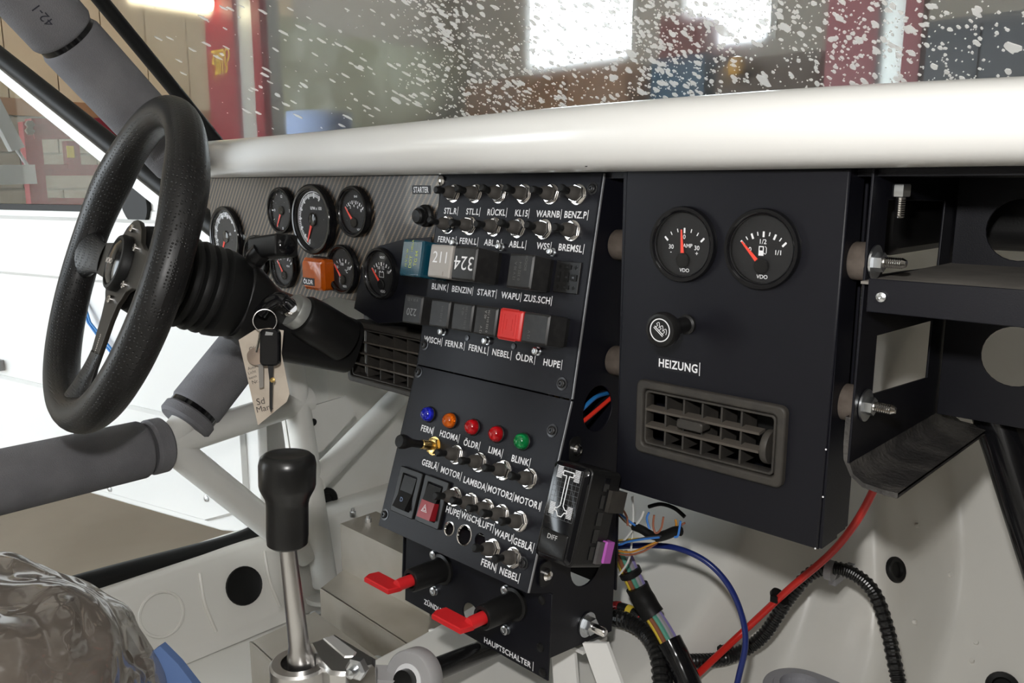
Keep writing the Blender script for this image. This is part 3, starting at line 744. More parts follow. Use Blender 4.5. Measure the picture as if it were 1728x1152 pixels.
vg = gauge(PAN, 648, 461, .0315, 'black voltmeter gauge with battery symbol beside the console', 133, (8, 2), (('8', 128, .0195), ('10', 104, .0205), ('12', 80, .0205), ('16', 50, .0205)), (('VOLT', .002, .0195, .0026), ('VDO', .001, -.0215, .0030)), proud=.009)
bs = MB().box(-.0046, .0046, -.0046, -.0040, .0038, .0039).box(-.0046, .0046, .0014, .0020, .0038, .0039).box(-.0046, -.0040, -.0046, .002, .0038, .0039).box(.0040, .0046, -.0046, .002, .0038, .0039).box(-.0034, -.0018, .002, .0032, .0038, .0039).box(.0018, .0034, .002, .0032, .0038, .0039)
bs.build('battery_symbol', M_print, vg)
# orange warning lamp
x, y = PAN.uv(536, 462, .012)
ol = thing('warning_lamp', PAN.at(x, y), 'orange rectangular warning lamp with ÖLDR tape on the panel', 'warning lamp')
MB().prism(rrect(-.026, .026, -.0215, .0215, .005), -.004, .004, ch=.001).build('base', M_plas, ol)
M_or = mat('orange_lens', (.62, .11, .004), .2, trans=.35, ior=1.4, coat=.4, bump=(120, .5))
MB().prism(rrect(-.025, .025, -.0205, .0205, .006), .004, .021, ch=.004).build('lens', M_or, ol)
tape(ol, 'ÖLDR', -.008, -.0100, .0055, .021, cut=False, th=.010)
# starter button
x, y = PAN.uv(720, 364)
sb = thing('push_button', PAN.at(x, y), 'black round starter push button under the STARTER tape', 'push button')
MB().lathe([(.0125, 0), (.0125, .004), (.0105, .006), (.0105, .010)], 28).build('collar', M_rub, sb)
MB().lathe([(.0085, .010), (.0085, .014), (.0068, .016), (0, .0165)], 28).build('button', M_rub, sb)

# ------------------------------------------------------------------ steering wheel and column
A_, PS = R(21), R(-8)
Rz = Matrix.Rotation(PS, 3, 'Z')
wex = Rz @ Vector((1, 0, 0)); wey = Rz @ Vector((0, sin(A_), cos(A_)))
WH = Frame((-.915, .345, .5795), wey, wex)
sw = thing('steering_wheel', WH.M, 'black leather three spoke sports steering wheel', 'steering wheel')
def leather():
    m = bpy.data.materials.new('perforated_leather'); m.use_nodes = True
    nt = m.node_tree; b = nt.nodes['Principled BSDF']; N = nt.nodes.new; L = nt.links.new
    b.inputs['Base Color'].default_value = (.008, .0076, .0076, 1); b.inputs['Roughness'].default_value = .42; b.inputs['Specular IOR Level'].default_value = .4
    tc = N('ShaderNodeTexCoord'); v = N('ShaderNodeTexVoronoi'); v.inputs['Scale'].default_value = 300; v.inputs['Randomness'].default_value = .15
    L(tc.outputs['Object'], v.inputs['Vector'])
    r = N('ShaderNodeMapRange'); r.inputs[1].default_value = .12; r.inputs[2].default_value = .34; L(v.outputs['Distance'], r.inputs[0])
    u = N('ShaderNodeBump'); u.inputs['Strength'].default_value = .6; u.inputs['Distance'].default_value = .001; L(r.outputs[0], u.inputs['Height']); L(u.outputs[0], b.inputs['Normal'])
    return m
M_leather = leather()
RR = .1685
def rim(i, j):
    a = 2*pi*i; b = 2*pi*j; d = math.degrees(a) % 360
    grip = sum(math.exp(-((((d-c+180) % 360)-180)/13)**2) for c in (32, 148))
    r = .0183+.0022*grip
    flat = .004*math.exp(-((((d-270+180) % 360)-180)/30)**2)
    Rm = RR-flat
    return ((Rm+r*cos(b))*cos(a), (Rm+r*cos(b))*sin(a), r*1.06*sin(b))
MB().grid(rim, 160, 24).build('rim', M_leather, sw, sharp=80)
M_sp = mat('satin_black_aluminium', (.030, .026, .021), .42, .55)
def arm(a, l, w0, w1, m=14):
    return [(l*cos(a)-w1*sin(a), l*sin(a)+w1*cos(a)), (l*cos(a)+w1*sin(a), l*sin(a)-w1*cos(a))]
outl = []
for k, (a, w1) in enumerate(((180, .017), (270, .013), (360, .017))):
    ar = R(a)
    q = arm(ar, .125, 0, w1); mid = R(a+45)
    r_in = .042 if k < 2 else .052
    outl += [q[1], q[0]]
    q0 = Vector(q[0]).to_2d()
    nxt = R(a+90) if k < 2 else R(a+180)
    for f in (.25, .5, .75):
        t = ar+(nxt-ar)*f
        rr = .047 if k < 2 else .052
        outl.append((rr*cos(t), rr*sin(t)))
outl = []
for a_, w1, nx in ((180, .0165, 90), (270, .0125, 90), (0, .0165, 180)):
    ar = R(a_)
    for s_, l_, ww in ((-1, .060, .021), (-1, .135, w1), (1, .135, w1), (1, .060, .021)):
        outl.append((l_*cos(ar)-s_*ww*sin(ar), l_*sin(ar)+s_*ww*cos(ar)))
    for f in ((.36, .5, .64) if nx == 90 else (.18, .3, .42, .5, .58, .7, .82)):
        t = ar+R(nx)*f; outl.append((.050*cos(t), .050*sin(t)))
link('spoke_plate', plate(outl, [], .005, .0008, M_sp), sw, Matrix.Translation((0, 0, -.004)))
for a_ in (180, 270, 0):
    ar = R(a_); e = Vector((cos(ar), sin(ar), 0))
    def sleeve(i, j, e=e):
        t = i; b = 2*pi*j; l = .098+.062*t; w = .0185+.016*t**2; h = .0045+.0125*t**1.6
        s = Vector((-e.y, e.x, 0)); return e*l+s*w*cos(b)+Vector((0, 0, -.006+.004*t+h*sin(b)))
    MB().grid(sleeve, 10, 20).build('spoke_sleeve', M_leather, sw, sharp=80)
MB().lathe([(.031, -.005), (.031, .003), (.029, .006), (.026, .0065), (.0245, .004)], 40, closed=True).build('horn_ring', M_rub, sw)
hb = MB().lathe([(.0245, .003), (.024, .0055), (.018, .0085), (.008, .0098), (0, .010)], 36).build('horn_button', M_gloss, sw)
link('lettering', text_mesh('MOMO', .0055, mat('pale_print', (.55, .5, .45), .5), .02, 0), hb, Matrix.Translation((0, 0, .0103)))
for k in range(6):
    a = R(30+60*k); c = (.0395*cos(a), .0395*sin(a))
    MB().lathe([(.0045, -.004), (.0045, -.001), (.0035, 0), (.002, 0), (.002, -.002), (0, -.002)], 14, Matrix.Translation((*c, 0))).build('screw', M_chrome, sw)
link('lettering', text_mesh('momo', .007, mat('pale_print', (0, 0, 0)), .01, 0), sw, Matrix.Translation((0, -.088, -.0038)) @ Matrix.Rotation(R(90), 4, 'Z') @ Matrix.Scale(.8, 4))
# bellows behind the wheel
cl = thing('steering_column', WH.at(0, 0, -.02), 'black steering column with ribbed boot, shroud and ignition housing', 'steering column')
pr = [(.038, .012), (.047, .004), (.0495, -.004), (.0505, -.026)]
for k in range(4):
    z = -.032-.013*k; pr += [(.0505, z), (.0515, z-.003), (.0515, z-.006), (.0455, z-.0078), (.0455, z-.0100)]
pr += [(.0515, -.086), (.0505, -.096), (.047, -.110), (.046, -.112)]
MB().lathe(pr, 48).build('boot', M_rub, cl, sharp=30)
MB().lathe([(.047, -.11), (.049, -.113), (.049, -.118), (.046, -.12)], 40, closed=True).build('boot_clamp', M_steel, cl)
def shr(i, j):
    b = 2*pi*j; z = -.110-.153*i; w = .050-.006*i; h = .045-.010*i
    c = cos(b); s = sin(b); q = .6
    return (w*math.copysign(abs(c)**q, c), -.018*S(0, .3, i)+h*math.copysign(abs(s)**q, s), z)
MB().grid(shr, 14, 40).build('shroud', M_plas, cl, sharp=70)
# ignition lock
p0, p1 = at(496, 524, X=-.842), at(598, 584, X=-.842)
CM = cl.matrix_basis.inverted()
ld = (p1-p0).normalized()
def onc(T): return CM @ T
MB().lathe([(.0, .0), (.0235, .006), (.0255, .010), (.027, .03), (.0275, .075)], 36, onc(along(p0+ld*.004, p1))).build('lock_housing', M_plas, cl)
MB().lathe([(.0115, 0), (.0195, 0), (.0205, .002), (.0205, .012)], 32, onc(along(p0-ld*.004, p1))).build('lock_ring', mat('satin_grey_metal', (.42, .43, .41), .4, .6), cl)
MB().lathe([(0, .0), (.0105, .0), (.0115, .002), (.0115, .016)], 28, onc(along(p0-ld*.012, p1))).build('lock_barrel', M_chrome, cl)
# indicator stalk
def dpt(u, v, D): return at(u, v, D=D)
st = [dpt(462, 500, .985), dpt(446, 492, .975), dpt(424, 474, .962), dpt(424, 452, .955), dpt(430, 438, .952), dpt(442, 424, .948)]
s_ = thing('indicator_stalk', st[0], 'black indicator stalk with square domed head before the gauges', 'stalk')
so = -Vector(s_.location)
MB().tube([q+so for q in smooth_path(st, 6)], [.013]*6+[.0115]*6+[.0105]*6+[.0105]*6+[.0115]*7, 14).build('arm', M_plas, s_)
ha, hb_ = dpt(438, 420, .965), dpt(484, 410, .925)
hx = (hb_-ha).normalized()
T = Matrix.Translation(so) @ along(ha, hb_)
hm = Frame(ha, up, (up.cross(hx)).normalized())
Mh = Matrix((hm.ex, hm.ey, hm.n)).transposed().to_4x4(); Mh.translation = ha+so
L_ = (hb_-ha).length
if hm.n.dot(hx) < 0: Mh = Mh @ Matrix.Rotation(pi, 4, 'Y')
MB().prism(rrect(-.0145, .0145, -.0125, .0125, .004), 0, L_, Mh, ch=.0012).build('head', M_plas, s_)
MB().lathe([(.0115, 0), (.0095, .0022), (.005, .0034), (0, .0038)], 28, Mh @ Matrix.Translation((0, 0, L_-.0004))).build('end_button', M_gloss, s_)

# keys and paper tag
D0 = .905
kb = [dpt(u, v, D0+.012) for u, v in ((494, 520), (480, 508), (466, 506), (448, 518), (437, 532))]
ky = thing('ignition_key', kb[0], 'black headed ignition key in the lock with split ring', 'key')
ko = -Vector(ky.location)
MB().tube([q+ko for q in smooth_path(kb, 5)], [.0065]*5+[.0085]*5+[.0085]*5+[.0075]*5+[.005], 12).build('bow', M_gloss, ky)
MB().cyl(kb[0]+ko, p0-ld*.008+ko, .0045).build('shank', M_zinc, ky)
rc = dpt(447, 541, D0); ring = [rc+(rt*cos(a)+up*sin(a)*1.05)*.0118+fw*.004*cos(a) for a in [2*pi*k/28 for k in range(28)]]
MB().tube([q+ko for q in ring]+[ring[0]+ko], .0007, 8).build('split_ring', M_chrome, ky)
def flat(name, pts, D, th, m, parent, off, lean=0.0):
    P = [at(u, v, D=D+lean*(v-pts[0][1])) for u, v in pts]
    n = len(P); V = [q+off for q in P]+[q+off+fw*th for q in P]
    return MB().add(V, [tuple(range(n))[::-1], tuple(range(n, 2*n))]+[(k, (k+1) % n, n+(k+1) % n, n+k) for k in range(n)]).build(name, m, parent)
fb_ = thing('key_fob', dpt(456, 616, D0-.004), 'black rounded key fob with long dark blade hanging from ring', 'key', 'keys on the ring')
fo = -Vector(fb_.location)
cpt = dpt(456, 585, D0-.004)
Tf = Matrix((rt, up, -fw)).transposed().to_4x4(); Tf.translation = cpt+fo
MB().prism(rrect(-.0105, .0105, -.0205, .0195, .005), -.004, .004, Tf, ch=.0015).build('body', M_gloss, fb_)
MB().prism([(-.0045, .0125), (.0035, .0125), (.0045, .0155), (-.0035, .0165)], .0035, .0043, Tf).build('ring_slot', M_zinc, fb_)
MB().prism([(-.0025, -.02), (.0035, -.02), (.003, -.036), (.0022, -.067), (.0008, -.071), (-.0006, -.066), (-.0006, -.037)], -.001, .001, Tf).build('blade', M_steel, fb_)
MB().lathe([(.0028, 0), (.0028, .0015), (0, .002)], 12, Tf @ Matrix.Translation((.0028, -.036, .0))).build('blade_pin', M_brass, fb_)
k2 = thing('steel_key', dpt(433, 600, D0+.006), 'small steel key with round bow behind the fob', 'key', 'keys on the ring')
k2o = -Vector(k2.location); cpt = dpt(432, 601, D0+.006)
Tk = Matrix((rt, up, -fw)).transposed().to_4x4(); Tk.translation = cpt+k2o
MB().lathe([(.0095, 0), (.0095, .0018), (0, .002)], 24, Tk).build('bow', mat('coppery_steel', (.70, .56, .47), .3, 1), k2)
MB().prism([(-.0005, -.008), (.011, -.0085), (.011, -.0105), (.0085, -.0105), (.0085, -.034), (.004, -.035), (.003, -.0105), (-.0005, -.010)], -.001, .0012, Tk).build('blade', mat('dull_key_steel', (.30, .28, .26), .45, .8), k2)
MB().tube([dpt(432, 594, D0)+k2o, dpt(436, 575, D0)+k2o, dpt(440, 558, D0)+k2o], .0012, 6).build('chain', M_chrome, k2)
tg_ = [(390+x*.2517, 440+y*.2517) for x, y in ((50, 530), (160, 462), (255, 450), (352, 466), (338, 620), (392, 890), (372, 945), (180, 1102), (112, 800))]
tt = thing('paper_tag', dpt(430, 640, D0+.015), 'creased cream paper tag with handwriting hanging behind the keys', 'paper tag')
to = -Vector(tt.location)
M_paper = mat('cream_paper', (.62, .54, .45), .85, var=(30, (.52, .44, .36), .45, .75), bump=(60, .3, 3))
flat('sheet', tg_, D0+.015, .0006, M_paper, tt, to, .00006)
def scrib(txt, x, y, h, rz):
    c = at(390+x*.2517, 440+y*.2517, D=D0+.0135+.00006*((y-530)*.2517)-.0003)
    T = Matrix((rt, up, -fw)).transposed().to_4x4(); T.translation = c+to
    link('handwriting', text_mesh(txt, h, mat('ink', (.05, .04, .04), .8), -.005, 0), tt, T @ Matrix.Rotation(R(rz), 4, 'Z'))
for a in (('Old', 148, 585, .0045, 20), ('Auto', 138, 715, .0032, 18), ('Licht', 140, 745, .0032, 18), ('kenn', 145, 778, .0032, 18), ('Nr.', 163, 808, .0042, 18), ('Sd', 197, 940, .0072, 12), ('Marc', 225, 985, .0066, 14)): scrib(*a)

# lower vent beside the console
M_vent = mat('vent_plastic', (.032, .029, .026), .55, spec=.35, var=(60, (.045, .04, .034), .4, .7))
M_slat = mat('dusty_slat', (.075, .065, .055), .6, spec=.3)
def vent(fr, x0, x1, y0, y1, label, cols, rows, group=None, wheel=True, lean=0, knob=None, proud=.006):
    cx, cy = (x0+x1)/2, (y0+y1)/2; w, h = (x1-x0)/2, (y1-y0)/2
    t = thing('air_vent', fr.at(cx, cy), label, 'air vent', 'dashboard air vents')
    b = .0075
    link('frame', plate(rrect(-w, w, -h, h, .006), [rrect(-w+b, w-b, -h+b, h-b, .004)], proud+.012, .0018, M_vent), t, Matrix.Translation((0, 0, proud)))
    MB().box(-w+.004, w-.004, -h+.004, h-.004, -.045, -.043).build('duct', M_rub, t)
    xi, yi = w-b-.003, h-b-.003
    link('inner_frame', plate(rrect(-xi-.002, xi+.002, -yi-.002, yi+.002, .004), [rrect(-xi, xi, -yi, yi, .003)], .012, .0006, M_vent), t, Matrix.Translation((0, 0, proud-.002)))
    xr = xi-(.011 if wheel else 0)
    for k in range(1, rows):
        y = -yi+2*yi*k/rows
        MB().box(-xi, xr, -.0011, .0011, -.009, .001, Matrix.Translation((0, y, proud-.002)) @ Matrix.Rotation(R(lean), 4, 'X')).build('slat', M_slat, t)
    for k in range(1, cols+ (0 if wheel else 0)):
        x = -xi+(xr+xi)*k/cols
        MB().box(-.0009, .0009, -yi, yi, -.026, -.001, Matrix.Translation((x, 0, proud-.004)) @ Matrix.Rotation(R(0), 4, 'Y')).build('vane', M_vent, t)
    if knob:
        MB().prism(rrect(-.0125, .0125, -.004, .004, .0025), -.006, .007, Matrix.Translation((*knob, proud-.002)), ch=.001).build('tilt_knob', M_vent, t)
    if wheel:
        MB().lathe([(.010, -.0028), (.0135, -.0028), (.014, -.002), (.014, .002), (.0135, .0028), (.010, .0028)], 36, Matrix.Translation((xi-.0045, -.003, proud-.008)) @ Matrix.Rotation(R(90), 4, 'Y')).build('thumb_wheel', M_vent, t)
    return t
vent(HEAT, -.420+.248, -.279+.248, .4250-.382, .4915-.382, 'black air vent with six columns and thumb wheel on heater box', 6, 3, knob=(-.012, .003), lean=8)
LV = Frame((0, .625, 0), (0, .02, 1))
a = LV.uv(597, 538); b = LV.uv(600, 632)
vent(LV, a[0], -.690, b[1]-.006, a[1], 'dusty black air vent half hidden behind the console', 7, 4, wheel=False, lean=-12, proud=.012)
ub = thing('lower_dash', (-.82, .64, .40), 'black lower dashboard panel around the dusty vent', 'dashboard panel')
MB().box(-.905+.82, -.70+.82, .012, .03, .005, .20).build('panel', M_plas, ub)
MB().box(-.905+.82, -.70+.82, .0, .10, -.0, .006).build('lower_lip', M_plas, ub)

# ------------------------------------------------------------------ gear lever
gl = thing('gear_lever', (-.585, .345, .20), 'brushed steel gear lever with black two-step knob', 'gear lever')
go = -Vector(gl.location)
ka, kb2 = at(485, 920, X=-.585), at(485, 764, X=-.585)
kd = (kb2-ka).normalized(); kl = (kb2-ka).length
MB().lathe([(0, 0), (.0142, 0), (.0166, .002), (.81*.0212, kl*.12), (.81*.0212, kl*.46), (.81*.0225, kl*.52), (.81*.0275, kl*.62), (.81*.0285, kl*.66), (.81*.0288, kl*.88), (.81*.0272, kl*.95), (.81*.0235, kl*.985), (.81*.0205, kl*.992), (.81*.019, kl*.985), (0, kl*.98)], 40, Matrix.Translation(go) @ along(ka, kb2)).build('knob', mat('black_anodised', (.008, .008, .008), .3), gl)
sb_ = at(507, 1108, X=-.585); sd = (sb_-ka).normalized()
MB().lathe([(.0068, -.01), (.0085, (sb_-ka).length*.75), (.0088, (sb_-ka).length-.012), (.0115, (sb_-ka).length), (.0115, (sb_-ka).length+.05)], 28, Matrix.Translation(go) @ along(ka, sb_)).build('shaft', M_alu, gl)
M_pol = mat('polished_aluminium', (.85, .84, .82), .32, .7)
sh = thing('shifter_base', (-.585, .34, .135), 'machined aluminium shifter clamp block at the foot of the gear lever', 'shifter')
sho = -Vector(sh.location)
c0 = at(507, 1122, X=-.585)
MB().lathe([(.0165, .004), (.024, .004), (.026, .002), (.026, -.035), (.0165, -.035)], 40, Matrix.Translation(c0+sho), closed=True).build('collar', M_alu, sh)
zb = c0.z
hx0, hx1 = c0.x-.005, at(640, 1090, Z=zb+.012).x
P = [at(u, v, Z=zb+.014) for u, v in ((530, 1085), (568, 1070), (618, 1108), (600, 1122), (562, 1112))]
P = [(q.x, q.y) for q in P]
hold = [(-.597, .360), (-.594, .385), (-.537, .387), (-.527, .379), (-.534, .354), (-.545, .346), (-.565, .349)]; zb = .253
MB().prism(hold, zb-.030, zb+.010, Matrix.Translation(sho), ch=.003).build('arm_block', M_alu, sh)
MB().prism([(-.593, .371), (-.591, .381), (-.553, .379), (-.549, .373), (-.554, .367)], zb+.008, zb+.0112, Matrix.Translation(sho), ch=.001).build('pocket_rib', M_pol, sh)
pn = at(601, 1124, X=c0.x+.085)
q = at(606, 1124, n=Vector((.35, -.9, .05)).normalized(), p=Vector((-.5395, .3495, .24)))
MB().lathe([(.0095, 0), (.0095, .006), (.007, .008)], 6, Matrix.Translation(q+sho) @ Vector((.35, -.9, .05)).to_track_quat('Z', 'Y').to_matrix().to_4x4()).lathe([(.004, 0), (.004, .014), (0, .016)], 14, Matrix.Translation(q+sho) @ Vector((.35, -.9, .05)).to_track_quat('Z', 'Y').to_matrix().to_4x4()).build('nut', M_zinc, sh)
MB().box(c0.x-.05, c0.x+.10, c0.y-.05, c0.y+.08, .13, .14, Matrix.Translation(sho)).build('foot', M_alu, sh)
MB().cyl(Vector((c0.x+.06, c0.y+.02, .135))+sho, Vector((c0.x+.06, c0.y+.02, zb-.02))+sho, .012).cyl(Vector((c0.x, c0.y, .135))+sho, Vector((c0.x, c0.y, zb-.03))+sho, .02).build('post', M_alu, sh)
# selector rod and its grey eye
ra, rb_ = at(712, 1138, X=-.545), at(818, 1096, Y=.550)
rd = (rb_-ra).normalized()
t = thing('selector_rod', ra, 'black selector rod with a grey clamp eye running under the console', 'rod')
ro = -ra
MB().cyl(Vector((0, 0, 0))-rd*.03, (rb_-ra)+rd*.10, .0105).build('rod', mat('satin_black_rod', (.008, .008, .008), .25), t)
MB().lathe([(.014, -.009), (.0145, -.010), (.0245, -.010), (.026, -.008), (.026, .008), (.0245, .010), (.0145, .010), (.014, .009)], 40, Matrix.Translation(-rd*.012) @ rd.to_track_quat('Z', 'Y').to_matrix().to_4x4()).build('eye', mat('grey_painted_cast', (.36, .355, .36), .45), t)
MB().lathe([(.0105, -.011), (.0145, -.011), (.0145, -.009)], 32, Matrix.Translation(-rd*.012) @ rd.to_track_quat('Z', 'Y').to_matrix().to_4x4()).build('bushing', M_print, t)
MB().box(-.04, -.012, -.012, .012, -.05, .004, Matrix.Translation(-rd*.012) @ Matrix.Rotation(R(40), 4, 'Z')).build('eye_arm', mat('grey_painted_cast', (0, 0, 0)), t)

# ================================================================== centre console
U = Frame((-.475, .5704, .4666), (0, .0416, .2054))
Lw = Frame((-.475, .5704, .4666), (0, .0584, .1699))
KP = Frame((-.475, .543, .2829), (0, .005, .0873))
SIDE = Frame((-.475, 0, 0), (0, 0, 1), (0, 1, 0))
cn = thing('centre_console', (-.586, .60, .20), 'black centre console panel with rows of switches, relays and label tapes', 'console')
CNI = cn.matrix_basis.inverted()
pU = bpy.data.objects.new('upper_panel', plate([(-.222, .0006), (0, .0006), (0, .2096), (-.222, .2096)], [], .002, .0004, M_black)); col.objects.link(pU); pU.parent = cn; pU.matrix_local = CNI @ U.M
hl = [(-.1152, -.153, .0062), (-.0931, -.153, .0092), (-.0716, -.152, .0068)]
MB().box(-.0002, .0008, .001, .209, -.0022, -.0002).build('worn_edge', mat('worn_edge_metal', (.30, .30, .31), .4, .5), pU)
pL = link('lower_panel', plate([(-.222, -.1797), (0, -.1797), (0, -.0006), (-.222, -.0006)], [circ(x, y, r) for x, y, r in hl], .002, .0004, M_black), cn, CNI @ Lw.M)
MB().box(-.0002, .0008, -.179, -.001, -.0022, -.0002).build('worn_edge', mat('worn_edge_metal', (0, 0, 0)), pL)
pK = link('key_plate', plate([(-.2125, -.081), (.0025, -.085), (.0025, .0018), (-.012, .0018), (-.012, .03), (-.2125, .03)], [circ(-.1065, -.058, .0115)], .002, .0004, M_black), cn, CNI @ KP.M)
sd_out = [(.612, .672), (.5704, .4666), (.512, .2967), (.546, .284), (.5415, .218), (.6416, .2057), (.645, .30), (.645, .672)]
link('side_plate', plate(sd_out, [circ(.611, .4505, .0225), circ(.597, .297, .0235)], .002, .0004, M_black), cn, CNI @ SIDE.M @ Matrix.Translation((0, 0, -.0005)))
SL = Frame((-.697, 0, 0), (0, 0, 1), (0, 1, 0))
link('side_plate', plate(sd_out, [], .002, .0004, M_black), cn, CNI @ SL.M @ Matrix.Translation((0, 0, .002)))
MB().box(-.697, -.475, .646, .648, .25, .67).build('back_plate', M_black, cn, CNI)
for fr, pts in ((U, ((-.0105, .195), (-.2130, .0235), (-.0135, .0130))), (Lw, ((-.216, -.0075), (-.0138, -.0315), (-.2155, -.166), (-.0125, -.1560)))):
    par = pU if fr is U else pL
    for x, y in pts:
        s = MB().lathe([(.0062, 0), (.0062, .0006), (.0042, .0008), (.0040, .0022), (.0028, .0030), (.0014, .0030), (.0012, .0018), (0, .0018)], 18).build('panel_screw', M_steel, par, Matrix.Translation((x, y, 0)))
def zscrew(par, x, y, r=.0038, l=.006):
    MB().lathe([(r*1.1, 0), (r*1.1, .0008), (r*.8, .001), (r*.8, l-.002), (r, l-.002), (r, l), (r*.7, l+.0008), (r*.4, l+.0008), (r*.35, l), (0, l)], 14).build('zinc_screw', M_zinc, par, Matrix.Translation((x, y, 0)))
c3 = lambda x, y: (640+x*.24306, 270+y*.24306)
c4 = lambda x, y: (620+x*.26036, 480+y*.26036)
c5 = lambda x, y: (600+x*.2662, 660+y*.2662)
for q in (c3(530, 577), c3(850, 604), c3(1205, 640), c4(495, 305), c4(780, 365), c4(1108, 432)): zscrew(pU, *U.uv(*q))
for q in (c4(950, 400), c4(648, 345)):
    MB().lathe([(.003, 0), (.003, .001), (0, .0012)], 10).build('panel_screw', M_steel, pU, Matrix.Translation((*U.uv(*q), 0)))
for x, y in ((-.1636, -.0114), (-.162, -.0519), (-.0559, -.0138), (-.0537, -.0544)): zscrew(pK, x, y, .0046, .004)
for x, y in ((-.0094, -.0081), (-.0086, -.0553), (-.004, -.079)): MB().lathe([(.0045, 0), (.004, .0014), (0, .0022)], 14).build('rivet', M_plas, pK, Matrix.Translation((x, y, 0)))
# label tapes
xs = [-.2005, -.166, -.1305, -.0955, -.0605, -.0262]
for t_, x in zip(('STL.R', 'STL.L', 'RÜCKL', 'KL15', 'WARNB', 'BENZ.P'), xs): tape(pU, t_, x+.0005, .1705, rz=random.uniform(-1, 1), pad=.0016, narrow=.88)
for t_, x in zip(('FERN.R', 'FERN.L', 'ABL.R', 'ABL.L', 'WSS', 'BREMSL'), xs): tape(pU, t_, x, .1393, rz=random.uniform(-1.5, 1.5), pad=.0018, narrow=.9)
for t_, x, m in zip(('BLINK', 'BENZIN', 'START', 'WAPU', 'ZUS.SCH'), (-.2015, -.1658, -.1289, -.0945, -.059), (M_print, M_print, M_print, M_print, M_print)): tape(pU, t_, x, .088, m=m, pad=.002, narrow=.92)
for t_, x in zip(('WISCH', 'FERN.R', 'FERN.L', 'NEBEL', 'ÖLDR', 'HUPE'), (-.2011, -.1659, -.1299, -.0963, -.0641, -.029)): tape(pU, t_, x, .0300, pad=.002, narrow=.92, rz=random.uniform(-1, 1))
for t_, q in (('FERN', (455, 240)), ('H2OMA', (595, 282)), ('ÖLDR', (735, 335)), ('LIMA', (887, 380)), ('BLINK', (1047, 438)), ('GEBLÄ', (472, 462)), ('MOTOR', (605, 515)), ('LAMBDA', (757, 583)), ('MOTOR2', (918, 640)), ('MOTOR1', (1090, 702)), ('HUPE', (618, 760)), ('WISCH', (728, 803)), ('LUFT', (830, 850)), ('WAPU', (937, 910)), ('GEBLÄ', (1063, 968))):
    x, y = Lw.uv(*c5(*q)); y = round(y/.0005)*.0005
    tape(pL, t_, x, y, pad=.0012, narrow=.86, rz=random.uniform(-1, 1))
for t_, q in (('FERN', (845, 1098)), ('NEBEL', (975, 1158))):
    x, y = Lw.uv(*c5(*q)); tape(pL, t_, x, y, pad=.0012, narrow=.9)
tape(pK, 'ZÜNDUNG', -.1595, -.0705, .0056, rz=-1, wid=.039); tape(pK, 'HAUPTSCHALTER', -.0515, -.0775, .0056, rz=-.8, wid=.065)
# bright rims of the two empty holes
for x, y, r in hl[:2]:
    MB().lathe([(r+.0002, -.001), (r+.0012, .0004), (r, .0006), (r-.0006, -.001)], 28, closed=True).build('hole_rim', M_chrome, pL, Matrix.Translation((x, y, 0)))
# scratches of grey paint along the lower panel
# side fixings: bolts, studs
def side_bolt(Y, z, r, l, nm='side_bolt'):
    o = MB().lathe([(r*1.7, 0), (r*1.7, .0016), (r*1.05, .0016)], 28).build(nm, M_zinc, cn, CNI @ SIDE.M @ Matrix.Translation((Y, z, 0)))
    MB().lathe([(r*1.15, .0016), (r*1.15, .0016+r*.9), (r*.6, .0016+r*.9)], 6).build('nut', M_zinc, o)
    MB().lathe([(r*.6, .002), (r*.6, l-.002), (r*.4, l), (0, l)], 18).build('stud', M_chrome, o)
side_bolt(.599, .231, .0075, .024)

# ------------------------------------------------------------------ toggles
def toggle_meshes():
    nut = MB().lathe([(.0098, 0), (.0098, .0008), (.0088, .0010)], 24).lathe([(.0085, .001), (.0090, .0016), (.0090, .0046), (.0085, .0052), (.006, .0052)], 6)
    boot = MB().lathe([(.0068, .005), (.0070, .006), (.0066, .0095), (.0056, .0125), (.0042, .0145), (.0036, .016)], 18)
    tip = MB().lathe([(.0034, .0), (.0034, .007), (.0040, .009), (.0040, .0125), (.0030, .0138), (0, .014)], 14)
    return nut.mesh('nut', M_chrome), boot.mesh('boot', mat('grey_rubber_boot', (.06, .055, .05), .55, spec=.3)), tip.mesh('lever', M_rub)
TN, TB, TL = toggle_meshes()
def toggle(fr, x, y, label, tilt=0, group='small toggle switches on the console'):
    t = thing('toggle_switch', fr.at(x, y, 0, R(random.uniform(0, 60))), label, 'switch', group)
    link('nut', TN, t); link('boot', TB, t)
    a = random.uniform(0, 6.28)
    link('lever', TL, t, Matrix.Translation((0, 0, .0135)) @ Matrix.Rotation(R(tilt), 4, (cos(a), sin(a), 0)))
    return t
for t_, x in zip(('STL.R', 'STL.L', 'RÜCKL', 'KL15', 'WARNB', 'BENZ.P'), (-.1987, -.165, -.1299, -.0955, -.0597, -.0264)): toggle(U, x, .1895, 'small chrome nut toggle switch directly above the %s tape' % t_, 6)
for t_, x in zip(('FERN.R', 'FERN.L', 'ABL.R', 'ABL.L', 'WSS', 'BREMSL'), (-.2011, -.1671, -.1306, -.097, -.0624, -.0272)): toggle(U, x, .1555, 'small chrome nut toggle switch between upper tapes and the %s tape' % t_, 6)
for t_, x in zip(('MOTOR', 'LAMBDA', 'MOTOR2', 'MOTOR1'), (-.1297, -.0956, -.0616, -.028)): toggle(Lw, x, -.0803, 'small toggle switch above the %s tape under the warning lights' % t_, 5)
for t_, x in zip(('HUPE', 'WISCH', 'LUFT', 'WAPU', 'GEBLÄ'), (-.118, -.0939, -.0715, -.0516, -.0277)): toggle(Lw, x, -.121, 'small toggle switch in the close row above the %s tape' % t_, 5)
for t_, x in zip(('FERN', 'NEBEL'), (-.0527, -.0256)): toggle(Lw, x, -.1548, 'small toggle switch on the bottom row above the %s tape' % t_, 5)
